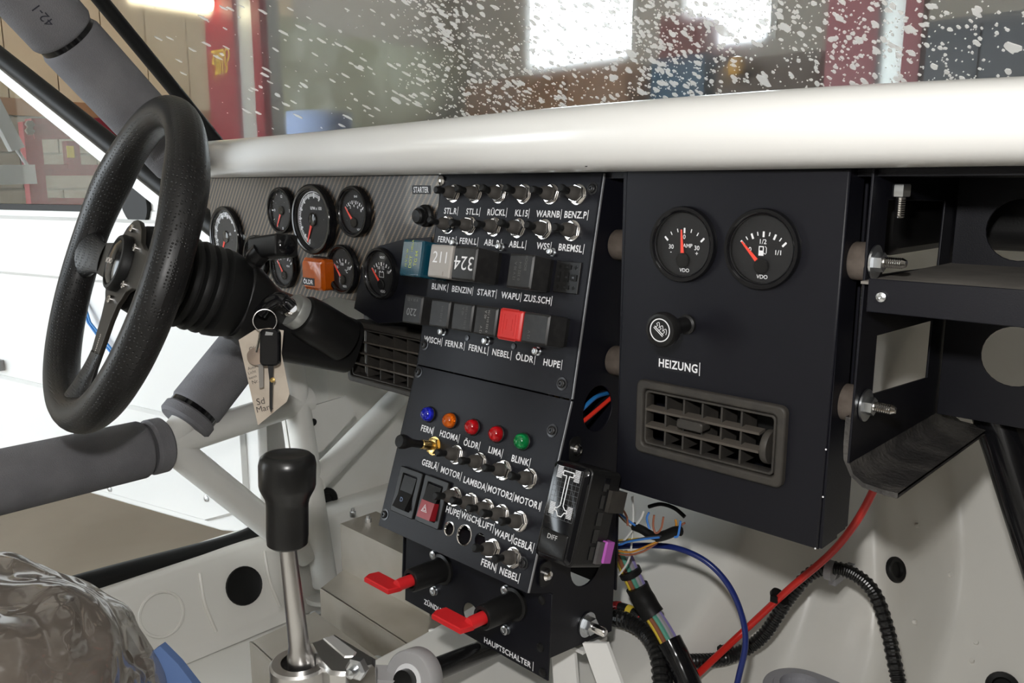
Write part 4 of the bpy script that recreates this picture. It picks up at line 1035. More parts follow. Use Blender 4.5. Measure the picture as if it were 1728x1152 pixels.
t = thing('toggle_switch', Lw.at(-.1644, -.0790), 'long lever brass nut toggle switch above the GEBLÄ tape', 'switch')
MB().lathe([(.0098, 0), (.0098, .001)], 22).lathe([(.0088, .001), (.0088, .0045), (.007, .005)], 6).build('nut', M_brass, t)
MB().lathe([(.0050, .004), (.0050, .018), (.0042, .019)], 18).build('neck', M_brass, t)
MB().lathe([(.0042, .018), (.0040, .030), (.0048, .034), (.0072, .041), (.0076, .046), (.0062, .049), (0, .0495)], 22).build('lever', M_rub, t)
# row of signal lights
def lens(name, c): return mat(name, c, .1, trans=.35, ior=1.45, coat=.5)
for nm, c, x, w in (('blue', (.012, .018, .42), -.1827, 'FERN'), ('orange', (.75, .12, .005), -.148, 'H2OMA'), ('red', (.45, .004, .008), -.1141, 'ÖLDR'), ('red', (.45, .004, .008), -.0797, 'LIMA'), ('green', (.003, .20, .05), -.0453, 'BLINK')):
    t = thing('signal_light', Lw.at(x, -.0487), 'round %s signal light above the %s tape' % (nm, w), 'signal light', 'signal lights on the console')
    MB().lathe([(.0088, 0), (.0088, .001), (.008, .0016)], 26).build('rim', M_plas, t)
    MB().lathe([(.0080, .001), (.0080, .003), (.0072, .0062), (.0055, .0085), (.003, .0098), (0, .0102)], 26).build('lens', lens(nm+'_lens', c), t)
    MB().lathe([(.0062, .0012), (.005, .003), (0, .0045)], 20).build('reflector', M_chrome, t)
# ------------------------------------------------------------------ relays
M_relay = mat('relay_black', (.017, .0165, .0165), .42, spec=.4, var=(120, (.026, .025, .024), .45, .7))
M_faint = mat('faint_grey_print', (.10, .098, .095), .6)
def relay(x, y, w, h, d, label, m=M_relay, txt=(), name='relay', base=True, ch=.0016):
    t = thing(name, U.at(x, y, 0), label, 'relay', 'plug-in relays on the console')
    MB().prism(rrect(-w/2+.001, w/2-.001, -h/2+.001, h/2-.001, .001, 2), 0, .006).build('socket', M_plas, t)
    MB().prism(rrect(-w/2, w/2, -h/2, h/2, .0014, 3), .0055, d, ch=ch).build('case', m, t)
    for s, tx, ty, th_, rz, mm in txt:
        link('lettering', text_mesh(s, th_, mm, .0, 0), t, Matrix.Translation((tx, ty, d+.0002)) @ Matrix.Rotation(R(rz), 4, 'Z'))
    return t
y1 = .1135
M_teal = mat('teal_relay', (.006, .075, .12), .15, trans=.35, ior=1.4, coat=.4)
M_ylw = mat('yellow_green_print', (.45, .50, .08), .5)
M_gr = mat('pale_grey_relay', (.36, .335, .31), .5)
relay(-.2035, y1, .0335, .038, .043, 'teal translucent relay with yellow print above the BLINK tape', M_teal, (('TG 64', .008, .0, .0042, 90, M_ylw), ('DOT', .0, -.004, .0042, 90, M_ylw), ('HELLA', .0, .013, .003, 90, M_ylw), ('12 V 21 W', -.007, .0, .003, 90, M_ylw)))
r211 = relay(-.1665, y1, .0335, .0335, .036, 'pale grey relay marked 211 above the BENZIN tape', M_gr, (('211', 0, .004, .0115, 0, M_print),))
MB().box(-.0145, .0145, -.0092, -.0082, .036, .0364).box(-.006, .008, -.0145, -.0105, .036, .0372).build('clip', M_gr, r211)
relay(-.1300, y1, .0335, .0335, .036, 'black relay with large inverted 324 above the START tape', M_relay, (('324', 0, .0, .0135, 180, M_print),))
relay(-.0590, y1-.002, .0315, .0325, .030, 'worn black relay beside the empty socket, above ZUS.SCH tape', M_relay, (('12 V 30 A', -.006, .0, .003, 90, M_faint), ('0 332 014', .0, .0, .003, 90, M_faint), ('BOSCH', .007, .008, .003, 90, M_faint)))
t = thing('relay_socket', U.at(-.0245, .1117), 'empty square relay socket with contact slots', 'relay socket')
MB().prism([(-.0148, -.0148), (.0148, -.0148), (.0148, .0148), (-.0148, .0148)], 0, .0022, ch=.0005).build('base', M_plas, t)
for a in ((-.0045, .0045, .0075, .0115), (-.0045, .0045, -.0115, -.0075), (-.0115, -.0075, -.0045, .0045), (.0045, .0125, -.003, .003), (-.0028, .0028, -.0045, .0045)):
    o = MB().box(*a, .0022, .0030).build('contact_slot', M_rub, t)
    MB().box((a[0]+a[1])/2-.0012, (a[0]+a[1])/2+.0012, (a[2]+a[3])/2-.0008, (a[2]+a[3])/2+.0008, .003, .0032).build('contact', M_steel, o)
for sx in (-1, 1):
    for sy in (-1, 1): MB().box(-.0018, .0018, -.0005, .0005, .0022, .0026, Matrix.Translation((sx*.0095, sy*.0095, 0))).box(-.0005, .0005, -.0018, .0018, .0022, .0026, Matrix.Translation((sx*.0095, sy*.0095, 0))).build('pip', M_rub, t)
y2 = .0605
ft_ = (('12 V', -.004, -.009, .0028, 90, M_faint), ('40 A', .000, .006, .0030, 90, M_faint), ('0 332 014 156', .004, .0, .0026, 90, M_faint))
for x, w, hh, d, lb, m, tx in (
    (-.2030, .0300, .0300, .033, 'black relay with worn 220 marking above the WISCH tape', M_relay, (('220', 0, -.003, .0075, 180, mat('worn_grey_print', (.22, .22, .22), .6)), ('12 V 30 A', 0, .010, .003, 0, M_faint))),
    (-.1659, .0295, .0282, .0275, 'black relay above the lower FERN.R tape', M_relay, (('0 332 014', .004, 0, .0028, 90, M_faint),)),
    (-.1305, .0295, .0282, .0285, 'black relay above the lower FERN.L tape', M_relay, (('40 A', .001, .006, .003, 90, M_faint), ('0 332 014 150', .006, 0, .0026, 90, M_faint))),
    (-.0955, .0300, .0282, .030, 'black relay printed 40 A above the NEBEL tape', M_relay, tuple((a, b, c, d_, e, mat('grey_print', (.26, .25, .24), .6)) for a, b, c, d_, e, f in ft_)),
    (-.0620, .0300, .0282, .031, 'bright red relay above the ÖLDR tape', mat('red_relay', (.56, .025, .022), .42), ()),
    (-.0295, .0320, .0282, .031, 'black relay at the end of the row above the HUPE tape', M_relay, (('12 V', -.006, -.006, .003, 90, M_faint),))):
    o = relay(x, y2, w, hh, d, lb, m, tx)
    if 'red' in lb:
        e = MB()
        for k in (.011, .0075, .004):
            e.box(-k, k, -k*1.35, -k*1.35+.0006, d, d+.0003).box(-k, k, k*1.35-.0006, k*1.35, d, d+.0003).box(-k, -k+.0006, -k*1.35, k*1.35, d, d+.0003).box(k-.0006, k, -k*1.35, k*1.35, d, d+.0003)
        e.build('moulded_marks', mat('red_relay', (0, 0, 0)), o)
# ------------------------------------------------------------------ rocker switches
def rocker(x, y, label, lower, sym):
    t = thing('rocker_switch', Lw.at(x, y), label, 'switch', 'rocker switches on the console')
    link('frame', plate(rrect(-.0185, .0185, -.0245, .0245, .002), [rrect(-.0115, .0115, -.0185, .0180, .001)], .005, .0008, M_plas), t, Matrix.Translation((0, 0, .004)))
    MB().box(-.0114, .0114, -.0184, .0179, -.004, -.003).build('well', M_rub, t)
    def half(y0, y1, z0, z1, m, nm):
        return MB().add([(-.0108, y0, -.003), (.0108, y0, -.003), (.0108, y1, -.003), (-.0108, y1, -.003), (-.010, y0, z0), (.010, y0, z0), (.010, y1, z1), (-.010, y1, z1)],
                        [(3, 2, 1, 0), (4, 5, 6, 7), (0, 1, 5, 4), (1, 2, 6, 5), (2, 3, 7, 6), (3, 0, 4, 7)]).build(nm, m, t)
    if lower is None:
        half(-.0175, 0, .010, .0045, M_plas, 'lower_half'); half(0, .0165, .0045, .003, M_plas, 'upper_half')
    else:
        half(-.0178, 0, .0105, .0085, lower, 'lower_half'); half(0, .0165, .0075, .004, M_plas, 'upper_half')
    return t
t = rocker(-.1862, -.134, 'black light rocker switch beside the hazard switch', None, None)
link('lamp_symbol', text_mesh('D', .0045, M_bluep, .0, 0), t, Matrix.Translation((0, -.008, .0082)))
M_haz = mat('dark_red_plastic', (.26, .012, .018), .35)
t = rocker(-.1455, -.1335, 'hazard rocker switch with red lower half and white triangle', M_haz, None)
tr = MB()
for r0, r1 in ((.0052, .0044), (.0030, .0022)):
    A3 = [(r0*cos(R(90+120*k)), r0*sin(R(90+120*k))) for k in range(3)]; B3 = [(r1*cos(R(90+120*k)), r1*sin(R(90+120*k))) for k in range(3)]
    tr.add([(x, y, 0) for x, y in A3+B3], [(k, (k+1) % 3, 3+(k+1) % 3, 3+k) for k in range(3)])
tr.build('warning_triangle', M_print, t, Matrix.Translation((-.001, -.0085, .0103)))
# ------------------------------------------------------------------ battery isolators with red keys
for x, y, w in ((-.1505, -.0235, 'ZÜNDUNG'), (-.0440, -.0240, 'HAUPTSCHALTER')):
    t = thing('isolator_switch', KP.at(x, y), 'black battery isolator barrel above the %s tape' % w, 'switch', 'battery isolator switches')
    MB().lathe([(.0165, 0), (.0165, .003), (.0135, .004), (.0130, .008), (.0122, .043), (.0112, .045), (.0080, .045), (.0078, .040), (0, .040)], 36).build('barrel', M_plas, t)
    k = thing('isolator_key', KP.at(x, y, .042), 'flat red plastic key in the %s isolator' % w, 'key', 'red isolator keys')
    kx = Matrix.Rotation(R(2), 4, 'X')
    MB().lathe([(.0062, -.004), (.0062, .016), (.0055, .020), (0, .021)], 20).build('shaft', M_red, k)
    MB().prism([(-.029, -.003), (.013, -.003), (.0155, .003), (.013, .017), (-.027, .017), (-.031, .009)], -.0025, .0025, Matrix.Translation((-.010, -.002, .022)) @ Matrix.Rotation(R(-90), 4, 'X') @ Matrix.Scale(-1, 4, (0, 1, 0)) @ Matrix.Translation((0, -.006, 0)), ch=.001).build('grip', M_red, k)

# ------------------------------------------------------------------ differential control box on the console's flank
db = thing('control_unit', Lw.at(.023, -.099, .0), 'black control unit with car axle symbol and DIFF button', 'control unit')
w, h = .0215, .0440
MB().prism(rrect(-w, w, -h, h, .005), -.040, .004, ch=.001).build('housing', M_plas, db)
fc = MB().prism(rrect(-w+.001, w-.001, -h+.001, h-.001, .005), .003, .009, ch=.003).build('cover', M_gloss, db)
zs = .0092
gd = MB()
for k in range(8): x = -.0150+.030*k/7; gd.box(x-.00008, x+.00008, -.006, .040, zs, zs+.00005)
for k in range(11): y = -.006+.046*k/10; gd.box(-.0150, .0150, y-.00008, y+.00008, zs, zs+.00005)
gd.build('grid_lines', mat('dim_grid_print', (.16, .17, .18), .5), fc)
ax = MB()
def ln(P, wd=.00045):
    for a, b in zip(P[:-1], P[1:]):
        a = Vector(a); b = Vector(b); d = b-a; ang = math.atan2(d.y, d.x)
        ax.box(-wd*.5, d.length+wd*.5, -wd, wd, zs+.00005, zs+.00015, Matrix.Translation((a.x, a.y, 0)) @ Matrix.Rotation(ang, 4, 'Z'))
ln([(-.0060, .0365), (.0060, .0365), (.0060, .0325), (.0016, .0325), (.0016, .0060), (.0045, .0030), (.0070, .0030), (.0070, .0005), (.0045, .0005), (.0020, -.0035), (-.0020, -.0035), (-.0045, .0005), (-.0070, .0005), (-.0070, .0030), (-.0045, .0030), (-.0016, .0060), (-.0016, .0325), (-.0060, .0325), (-.0060, .0365)])
for sx in (-1, 1):
    for cy in (.0345, .0018):
        for k in range(9):
            y = cy-.0048+.0012*k; ax.box(sx*.0100-.0030, sx*.0100+.0030, y-.0003, y+.0003, zs+.00005, zs+.00015)
        ax.box(min(sx*.006, sx*.0075), max(sx*.006, sx*.0075), cy-.0006, cy+.0006, zs+.00005, zs+.00015)
ax.build('axle_symbol', M_print, fc)
bt = MB().prism(rrect(-.0150, .0150, -.0390, -.0175, .001), .0088, .0108, ch=.001).build('diff_button', M_plas, db)
link('lettering', text_mesh('DIFF', .0042, mat('grey_white_print', (.5, .5, .5), .5), .0, 0), bt, Matrix.Translation((-.001, -.0225, .0111)))
for k in range(5):
    MB().box(w-.0002, w+.0008, -.006, .006, -.004, .004, Matrix.Translation((0, .032-.0155*k, -.020))).build('flank_tab', M_gloss, db)
for (dx, dy), (Y_, z_) in zip(((0, .052), (0, -.052)), ((.5748, .4189), (.5345, .3084))):
    q = db.matrix_basis.inverted() @ Vector((-.472, Y_, z_))
    o = MB().prism(rrect(-.008, .008, -.012, .012, .006), 0, .0015, db.matrix_basis.inverted() @ SIDE.at(Y_, z_, .001)).build('bracket', M_plas, db)
    MB().lathe([(.0058, .0012), (.0058, .004), (.004, .0062), (0, .007)], 18, db.matrix_basis.inverted() @ SIDE.at(Y_, z_, .001)).build('bracket_bolt', M_chrome, o)
# plugs on the unit
MB().box(w-.004, w+.008, -.014, .006, -.060, -.036, Matrix.Translation((-.004, .022, .010))).build('plug', M_dplas, db)
M_mag = mat('magenta_plastic', (.42, .09, .42), .45)
pg = MB().prism(rrect(-.006, .006, -.010, .010, .001), -.012, .0, Matrix.Translation((w-.001, -.028, -.034)), ch=.001).build('magenta_plug', M_mag, db)
MB().box(-.014, .004, -.011, .009, -.006, .004, Matrix.Translation((w-.001, -.028, -.030))).build('plug_shell', mat('grey_plug', (.09, .085, .085), .5), db)

# wiring seen inside the console through the flank hole
def wire(pts, r, m, label, cat='wire', name='wire', n=8, k=8, group=None):
    P = smooth_path(pts, k); o = thing(name, P[0], label, cat, group)
    MB().tube([q-P[0] for q in P], r, n).build('sheath', m, o)
    return o
fbx = thing('fuse_block', (-.53, .612, .40), 'grey fuse block with white cable ends inside the console', 'fuse block')
MB().box(-.022, .022, -.035, .02, 0, .036).build('body', mat('mid_grey_plastic', (.16, .16, .165), .5), fbx)
Mw = mat('white_wire', (.72, .72, .70), .5)
for k in range(4): MB().cyl((.0215, -.028+.012*k, .012+.004*(k % 2)), (.026, -.028+.012*k, .012+.004*(k % 2)), .003).build('terminal', Mw, fbx)
for k in range(6): MB().tube(smooth_path([(.01, -.022+.008*k, .036), (.012, -.020+.008*k, .05), (.006, -.018+.009*k, .075)], 5), .0022, 8).build('lead', (Mw, mat('mustard_wire', (.55, .33, .03), .5))[k % 2], fbx)
M_bl = mat('azure_wire', (.02, .16, .42), .4); M_rd = mat('red_wire', (.62, .03, .015), .4)
wire([(-.49, .583, .438), (-.486, .60, .450), (-.486, .62, .458), (-.49, .645, .457)], .0021, M_bl, 'light blue wire crossing the console flank hole', group=None)
wire([(-.484, .575, .432), (-.482, .60, .4405), (-.482, .64, .4545)], .0021, M_rd, 'straight red wire crossing the console flank hole')
wire([(-.50, .56, .29), (-.492, .59, .292), (-.50, .63, .285)], .003, mat('dark_red_wire', (.25, .02, .02), .5), 'dark red wire inside the lower console hole')

# ================================================================== heater box
hx_ = thing('heater_box', HEAT.M, 'tall black sheet metal heater box with gauges and vent', 'heater box')
link('front_panel', plate([(-.197, 0), (-.001, 0), (.003, .29), (-.193, .292)], [rrect(-.420+.252, -.279+.244, .4290-.382, .4875-.382, .003)], .004, .0016, M_black), hx_)
MB().box(-.197, -.193, .001, .29, -.055, -.002).build('side', M_black, hx_)
MB().box(-.002, .0015, .001, .29, -.030, -.002).build('flange', M_black, hx_)
MB().box(-.0035, -.0015, .002, .10, -.058, -.030).build('side', M_black, hx_)
MB().box(-.197, -.002, .0, .003, -.055, -.002).build('underside', M_black, hx_)
MB().box(-.193, -.004, .003, .287, -.055, -.052).build('back', M_black, hx_)
a = [HEAT.uv(1030+x*.3471, 560+y*.3471) for x, y in ((230, 118), (437, 150), (432, 210), (228, 175))]
cxm = sum(q[0] for q in a)/4; cym = sum(q[1] for q in a)/4
tape(hx_, 'HEIZUNG', cxm, cym, .0070, 0, pad=.0022, th=.0115, narrow=.85)
for u, v in ((1394, 758), (1389, 838), (1376, 925)):
    q = HEAT.uv(u, v); MB().lathe([(.0007, 0), (.0007, .0004), (0, .0005)], 8).build('paint_chip', M_print, hx_, Matrix.Translation((*q, 0)))
# pull knob
q = HEAT.uv(1160, 547)
kn = thing('pull_knob', HEAT.at(*q), 'black heater pull knob with white flame symbol', 'knob')
MB().lathe([(.0085, 0), (.0085, .003), (.0065, .004), (.0065, .020), (.0085, .026)], 24).build('stem', M_plas, kn)
MB().lathe([(.0085, .024), (.0125, .029), (.0145, .034), (.0145, .039), (.0132, .0412), (.0112, .0416), (.0108, .0408), (0, .0408)], 36).build('cap', M_plas, kn)
rg = MB().lathe([(.0088, .0408), (.0088, .0411), (.0096, .0411), (.0096, .0408)], 36, closed=True).build('white_ring', M_print, kn)
fm = MB()
fm.box(-.0065, .0045, -.0003, .0003, .0409, .0411, Matrix.Translation((.0, -.001, 0)) @ Matrix.Rotation(R(-38), 4, 'Z'))
fm.box(-.0065, .0045, -.0003, .0003, .0409, .0411, Matrix.Translation((-.0008, -.0022, 0)) @ Matrix.Rotation(R(-38), 4, 'Z'))
for k in range(3):
    b0 = Vector((-.004+.0034*k, .0025-.0024*k, .041)); fm.tube(smooth_path([b0, b0+Vector((.0018, .0012, 0)), b0+Vector((.0008, .0026, 0)), b0+Vector((.0030, .0038, 0)), b0+Vector((.0036, .0010, 0)), b0+Vector((.003, -.0008, 0))], 4), .00025, 5)
fm.build('flame_symbol', M_print, kn)

# rubber mounts
def mount(X0, X1, Y, z, label, bolt):
    t = thing('rubber_mount', Matrix.Translation((X0, Y, z)) @ Matrix.Rotation(R(90), 4, 'Y'), label, 'rubber mount', 'rubber mounts of the heater box')
    l = X1-X0
    MB().lathe([(.0135, 0), (.0142, .001), (.0142, l-.001), (.0135, l)], 32).build('rubber', M_mount, t)
    if bolt:
        MB().lathe([(.0125, l+.002), (.0125, l+.0036), (.007, l+.0036)], 28).build('washer', M_zinc, t)
        MB().lathe([(.0072, l+.0036), (.0072, l+.009), (.0045, l+.009)], 6).build('nut', M_zinc, t)
        MB().lathe([(.0038, l+.008)]+[q for k in range(9) for q in ((.0040, l+.0095+.0015*k), (.0036, l+.0102+.0015*k))]+[(.0025, l+.0245), (0, l+.0247)], 16).build('stud', M_chrome, t)
    return t
hd = thing('heater_duct', (-.30, .92, .60), 'black air duct crossing behind the shelf frame under the dashboard', 'air duct')
MB().prism(rrect(.70, 1.02, .603, .672, .02), -.46, -.25, Matrix.Translation((.30, -.92, -.60)) @ Matrix(((0, 0, 1, 0), (1, 0, 0, 0), (0, 1, 0, 0), (0, 0, 0, 1))), ch=.006).build('duct_box', M_plas, hd)
MB().prism(rrect(.87, 1.02, .600, .672, .02), -.25, .06, Matrix.Translation((.30, -.92, -.60)) @ Matrix(((0, 0, 1, 0), (1, 0, 0, 0), (0, 1, 0, 0), (0, 0, 0, 1))), ch=.006).build('duct_run', M_plas, hd)
mount(-.2465, -.2335, .622, .6055, 'brown rubber mount with zinc bolt, upper, between heater box and shelf frame', True)
mount(-.2505, -.2335, .626, .4965, 'brown rubber mount with zinc bolt, lower, between heater box and shelf frame', True)
mount(-.4748, -.445, .6334, .606, 'plain brown rubber mount, upper, between console and heater box', False)
mount(-.4748, -.445, .6329, .495, 'plain brown rubber mount, lower, between console and heater box', False)

# ================================================================== shelf frame
sf = thing('shelf_frame', (-.232, .60, .44), 'black welded steel shelf frame with cut-outs on passenger side', 'shelf frame')
SFI = sf.matrix_basis.inverted()
SP = Frame((-.232, 0, 0), (0, 0, 1), (0, 1, 0))
link('side_plate', plate([(.610, .672), (.606, .455), (.84, .455), (.84, .672)], [[(.641, .595), (.770, .592), (.7725, .6475), (.6418, .650)], [(.641, .502), (.768, .494), (.768, .545), (.641, .548)]], .002, .0004, M_black), sf, SFI @ SP.M)
BP = Frame((0, .80, 0), (0, 0, 1))
h1 = BP.uv(1722, 388); h2_ = BP.uv(1712, 602)
link('back_plate', plate([(-.231, .455), (.09, .455), (.09, .672), (-.231, .672)], [circ(*h1, .026), circ(*h2_, .026)], .002, .0004, M_black), sf, SFI @ BP.M)
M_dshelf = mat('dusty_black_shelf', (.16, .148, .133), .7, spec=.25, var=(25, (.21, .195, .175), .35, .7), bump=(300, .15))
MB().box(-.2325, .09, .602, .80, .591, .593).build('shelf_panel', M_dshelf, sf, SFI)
lp = link('shelf_lip', plate([(-.2265, .5715), (.09, .5715), (.09, .5955), (-.2265, .5955)], [], .002, .0006, M_black), sf, SFI @ Frame((0, .60, 0), (0, 0, 1)).M)
MB().lathe([(.0042, 0), (.0042, .0006), (.0034, .0020), (.0014, .0028), (0, .0020)], 20).build('lip_screw', M_zinc, lp, Matrix.Translation((-.2163, .5831, 0)))
# rounded angle iron under the side plate
def angle(i, j):
    P = [(-.234, .490), (-.234, .470), (-.2335, .457), (-.229, .447), (-.221, .442), (-.205, .4405), (-.196, .4405)]
    k = j*(len(P)-1); a = P[int(k)]; b = P[min(int(k)+1, len(P)-1)]; f = k-int(k)
    return (a[0]+(b[0]-a[0])*f, .607+.233*i, a[1]+(b[1]-a[1])*f)
g = MB().grid(angle, 6, 18)
nv = len(g.v)
g2 = MB().grid(lambda i, j: tuple(Vector(angle(i, j))+Vector((-.004*(1-S(.2, .8, j)), 0, -.004*S(.2, .8, j)))), 6, 18)
g.add(g2.v, [f[::-1] for f in g2.f])
g.add([Vector(angle(0, j/18)) for j in range(19)]+[Vector(angle(0, j/18))+Vector((-.004*(1-S(.2, .8, j/18)), 0, -.004*S(.2, .8, j/18))) for j in range(19)], [(j, j+1, 20+j, 19+j) for j in range(18)])
g.build('angle_iron', mat('rough_black_weld', (.03, .028, .027), .45, bump=(220, .8, 4), var=(30, (.07, .065, .06), .45, .65)), sf, SFI, sharp=60)
for u, v in ((1536, 724), (1513, 738), (1502, 746)):
    q = at(u, v, Z=.441); MB().lathe([(.0032, 0), (.0032, .0004), (0, .0004)], 14).build('drill_hole', M_dshelf, sf, SFI @ Matrix.Translation((q.x, q.y, .4408)))
q = at(1523, 300, Y=.632)
hb2 = thing('hanging_bolt', (q.x, .632, .6605), 'zinc hex bolt hanging under the dashboard in the shelf frame', 'bolt')
zt_ = at(1523, 292, Y=.632).z-.6605
MB().lathe([(.0058, -.008), (.0064, -.0072), (.0064, 0), (.0058, .001)], 6).build('nut', M_zinc, hb2)
MB().lathe([(.0, -.0235), (.0030, -.023)]+[q for k in range(9) for q in ((.0036, -.022+.0016*k), (.0032, -.0212+.0016*k))], 16).build('thread', M_chrome, hb2)
# black cage tube by the passenger's feet
bt_ = [at(1676, 684, Y=.85), at(1700, 752, Y=.845), at(1775, 985, Y=.83)]
t = thing('black_tube', bt_[0], 'gloss black diagonal tube below the shelf frame', 'tube')
MB().tube([q-bt_[0] for q in bt_], .021, 24).build('tube', M_gloss, t)

# ================================================================== wiring in the passenger footwell
def pw(L, Y, off=.012):
    out = []
    for u, v, *q in L:
        p = at(u, v, Y=(q[0] if q else Y)); h_, n_ = hit(u, v)
        if (h_-EYE).length < (p-EYE).length+off: p = h_-ray(u, v).normalized()*off
        out.append(p)
    return out
M_conduit = mat('black_conduit', (.010, .010, .010), .28, spec=.5)
def conduit(pts, r, label, pitch=.0042):
    P = smooth_path(pts, 40); o = thing('corrugated_conduit', P[0], label, 'conduit', 'corrugated conduits')
    Q = [P[0]]; rr = []; acc = 0
    for a, b in zip(P[:-1], P[1:]):
        acc += (b-a).length
        if acc > pitch/4: Q.append(b); acc = 0
    rr = [r*(1.0 if (k % 4) in (0, 1) else .86) for k in range(len(Q))]
    MB().tube([q-P[0] for q in Q], rr, 14).build('corrugated_sleeve', M_conduit, o, sharp=20)
    return o, P
cA, PA_ = conduit(pw([(1120, 1112, .80), (1170, 1115, .81), (1230, 1108, .82), (1285, 1075, .83), (1330, 1010, .845), (1368, 968, .855), (1402, 958, .86), (1440, 968, .865), (1475, 1000, .865), (1497, 1060, .86), (1510, 1120, .85), (1525, 1190, .84)], .84), .0080, 'black corrugated conduit looping over the clip beside red cable')
conduit(pw([(1025, 1040, .72), (1060, 1048, .72), (1090, 1068, .72), (1110, 1105, .715), (1116, 1160, .71)], .72), .010, 'black corrugated conduit curling out below the console')
wire(pw([(1500, 770, .80), (1480, 815, .81), (1445, 880, .82), (1400, 935, .825), (1330, 995, .82), (1260, 1060, .81), (1185, 1130, .80), (1150, 1165, .79)], .8, .026), .0040, mat('red_cable', (.55, .022, .016), .3), 'thick red battery cable tied along the conduit', 'cable', 'battery_cable', 12)
for u, v, Y in ((1308, 1010, .825), (1218, 1096, .81)):
    q = at(u, v, Y=Y-.008); t = thing('cable_tie', q, 'black cable tie binding the red cable at %s' % ('its upper bend' if u > 1300 else 'its lower end'), 'cable tie', 'cable ties')
    d = (at(u+10, v-9, Y=Y)-at(u, v, Y=Y)).normalized()
    MB().lathe([(.0092, -.002), (.0102, -.002), (.0102, .002), (.0092, .002)], 24, Matrix.Translation((0, .010, -.002)) @ d.to_track_quat('Z', 'Y').to_matrix().to_4x4() @ Matrix.Scale(1.1, 4, (0, 1, 0))).build('strap', M_rub, t)
    MB().box(-.004, .004, -.004, .003, -.003, .004).build('buckle', M_rub, t)
q = at(1402, 962, Y=.86)
t = thing('cable_clip', q, 'grey metal cable clip holding the conduit on the bulkhead', 'clip')
MB().lathe([(.0095, -.004), (.0112, -.004), (.0112, .004), (.0095, .004)], 24, Matrix.Rotation(R(90), 4, 'Y')).build('loop', M_cast, t)
MB().box(-.004, .004, .006, .06, -.020, -.012).build('tab', M_cast, t)
wire(pw([(1040, 922, .70), (1090, 920, .70), (1140, 924, .70), (1190, 946, .705), (1228, 985, .71), (1251, 1035, .715), (1258, 1085, .715), (1247, 1140, .71), (1235, 1190, .70)], .7), .0031, mat('dark_blue_cable', (.010, .022, .14), .3), 'dark blue cable arching in front of the bulkhead', 'cable', 'blue_cable', 10)
# taped loom
P = smooth_path(pw([(1050, 935, .71), (1068, 975, .715), (1092, 1022, .72), (1120, 1065, .72), (1148, 1120, .715), (1168, 1170, .71)], .71), 10)
lm = thing('wiring_loom', P[0], 'thick black taped wiring loom with coloured wires showing through', 'wiring loom')
colw = [mat(n, c, .4) for n, c in (('orange_wire', (.55, .25, .03)), ('violet_wire', (.23, .20, .42)), ('grey_wire', (.30, .29, .31)), ('green_wire', (.10, .32, .24)), ('brown_wire', (.25, .09, .045)), ('yellow_wire', (.62, .45, .04)))]
for k in range(10):
    a = 2*pi*k/10
    MB().tube([q-P[0]+(rt*cos(a)+up*sin(a)*.6-fw*sin(a)*.5)*.0082 for q in P], .0030, 7).build('strand', colw[k % 6], lm)
def seg(a, b, r):
    i0, i1 = int(a*(len(P)-1)), int(b*(len(P)-1))
    Q = P[i0:i1+1]
    MB().tube([q-P[0] for q in Q], [r*(1+.05*noise.noise(q*90)) for q in Q], 16).build('tape_wrap', M_gloss if b > .5 else M_rub, lm)
seg(.27, .48, .0132); seg(.66, 1.0, .0140); seg(.15, .19, .0126)
P2 = pw([(1030, 1022, .735), (1062, 1030, .735), (1100, 1062, .735), (1118, 1100, .73), (1128, 1160, .725)], .73)
wire(P2, .0062, M_rub, 'dark bundled harness behind the curled conduit', 'harness', 'harness', 10)
for k, f in enumerate((0.1, .24, .36, .62, .75)):
    Q = smooth_path(P2, 12); q = Q[int(f*(len(Q)-1))]; q2 = Q[int(f*(len(Q)-1))+1]
    t = thing('wire_marker', q, '%s marker sleeve on the dark bundled harness' % ('red' if k != 1 else 'yellow'), 'marker sleeve', 'marker sleeves on the harness')
    MB().cyl((0, 0, 0), (q2-q).normalized()*.007, .0067, n=12).build('sleeve', M_red if k != 1 else M_yel, t)
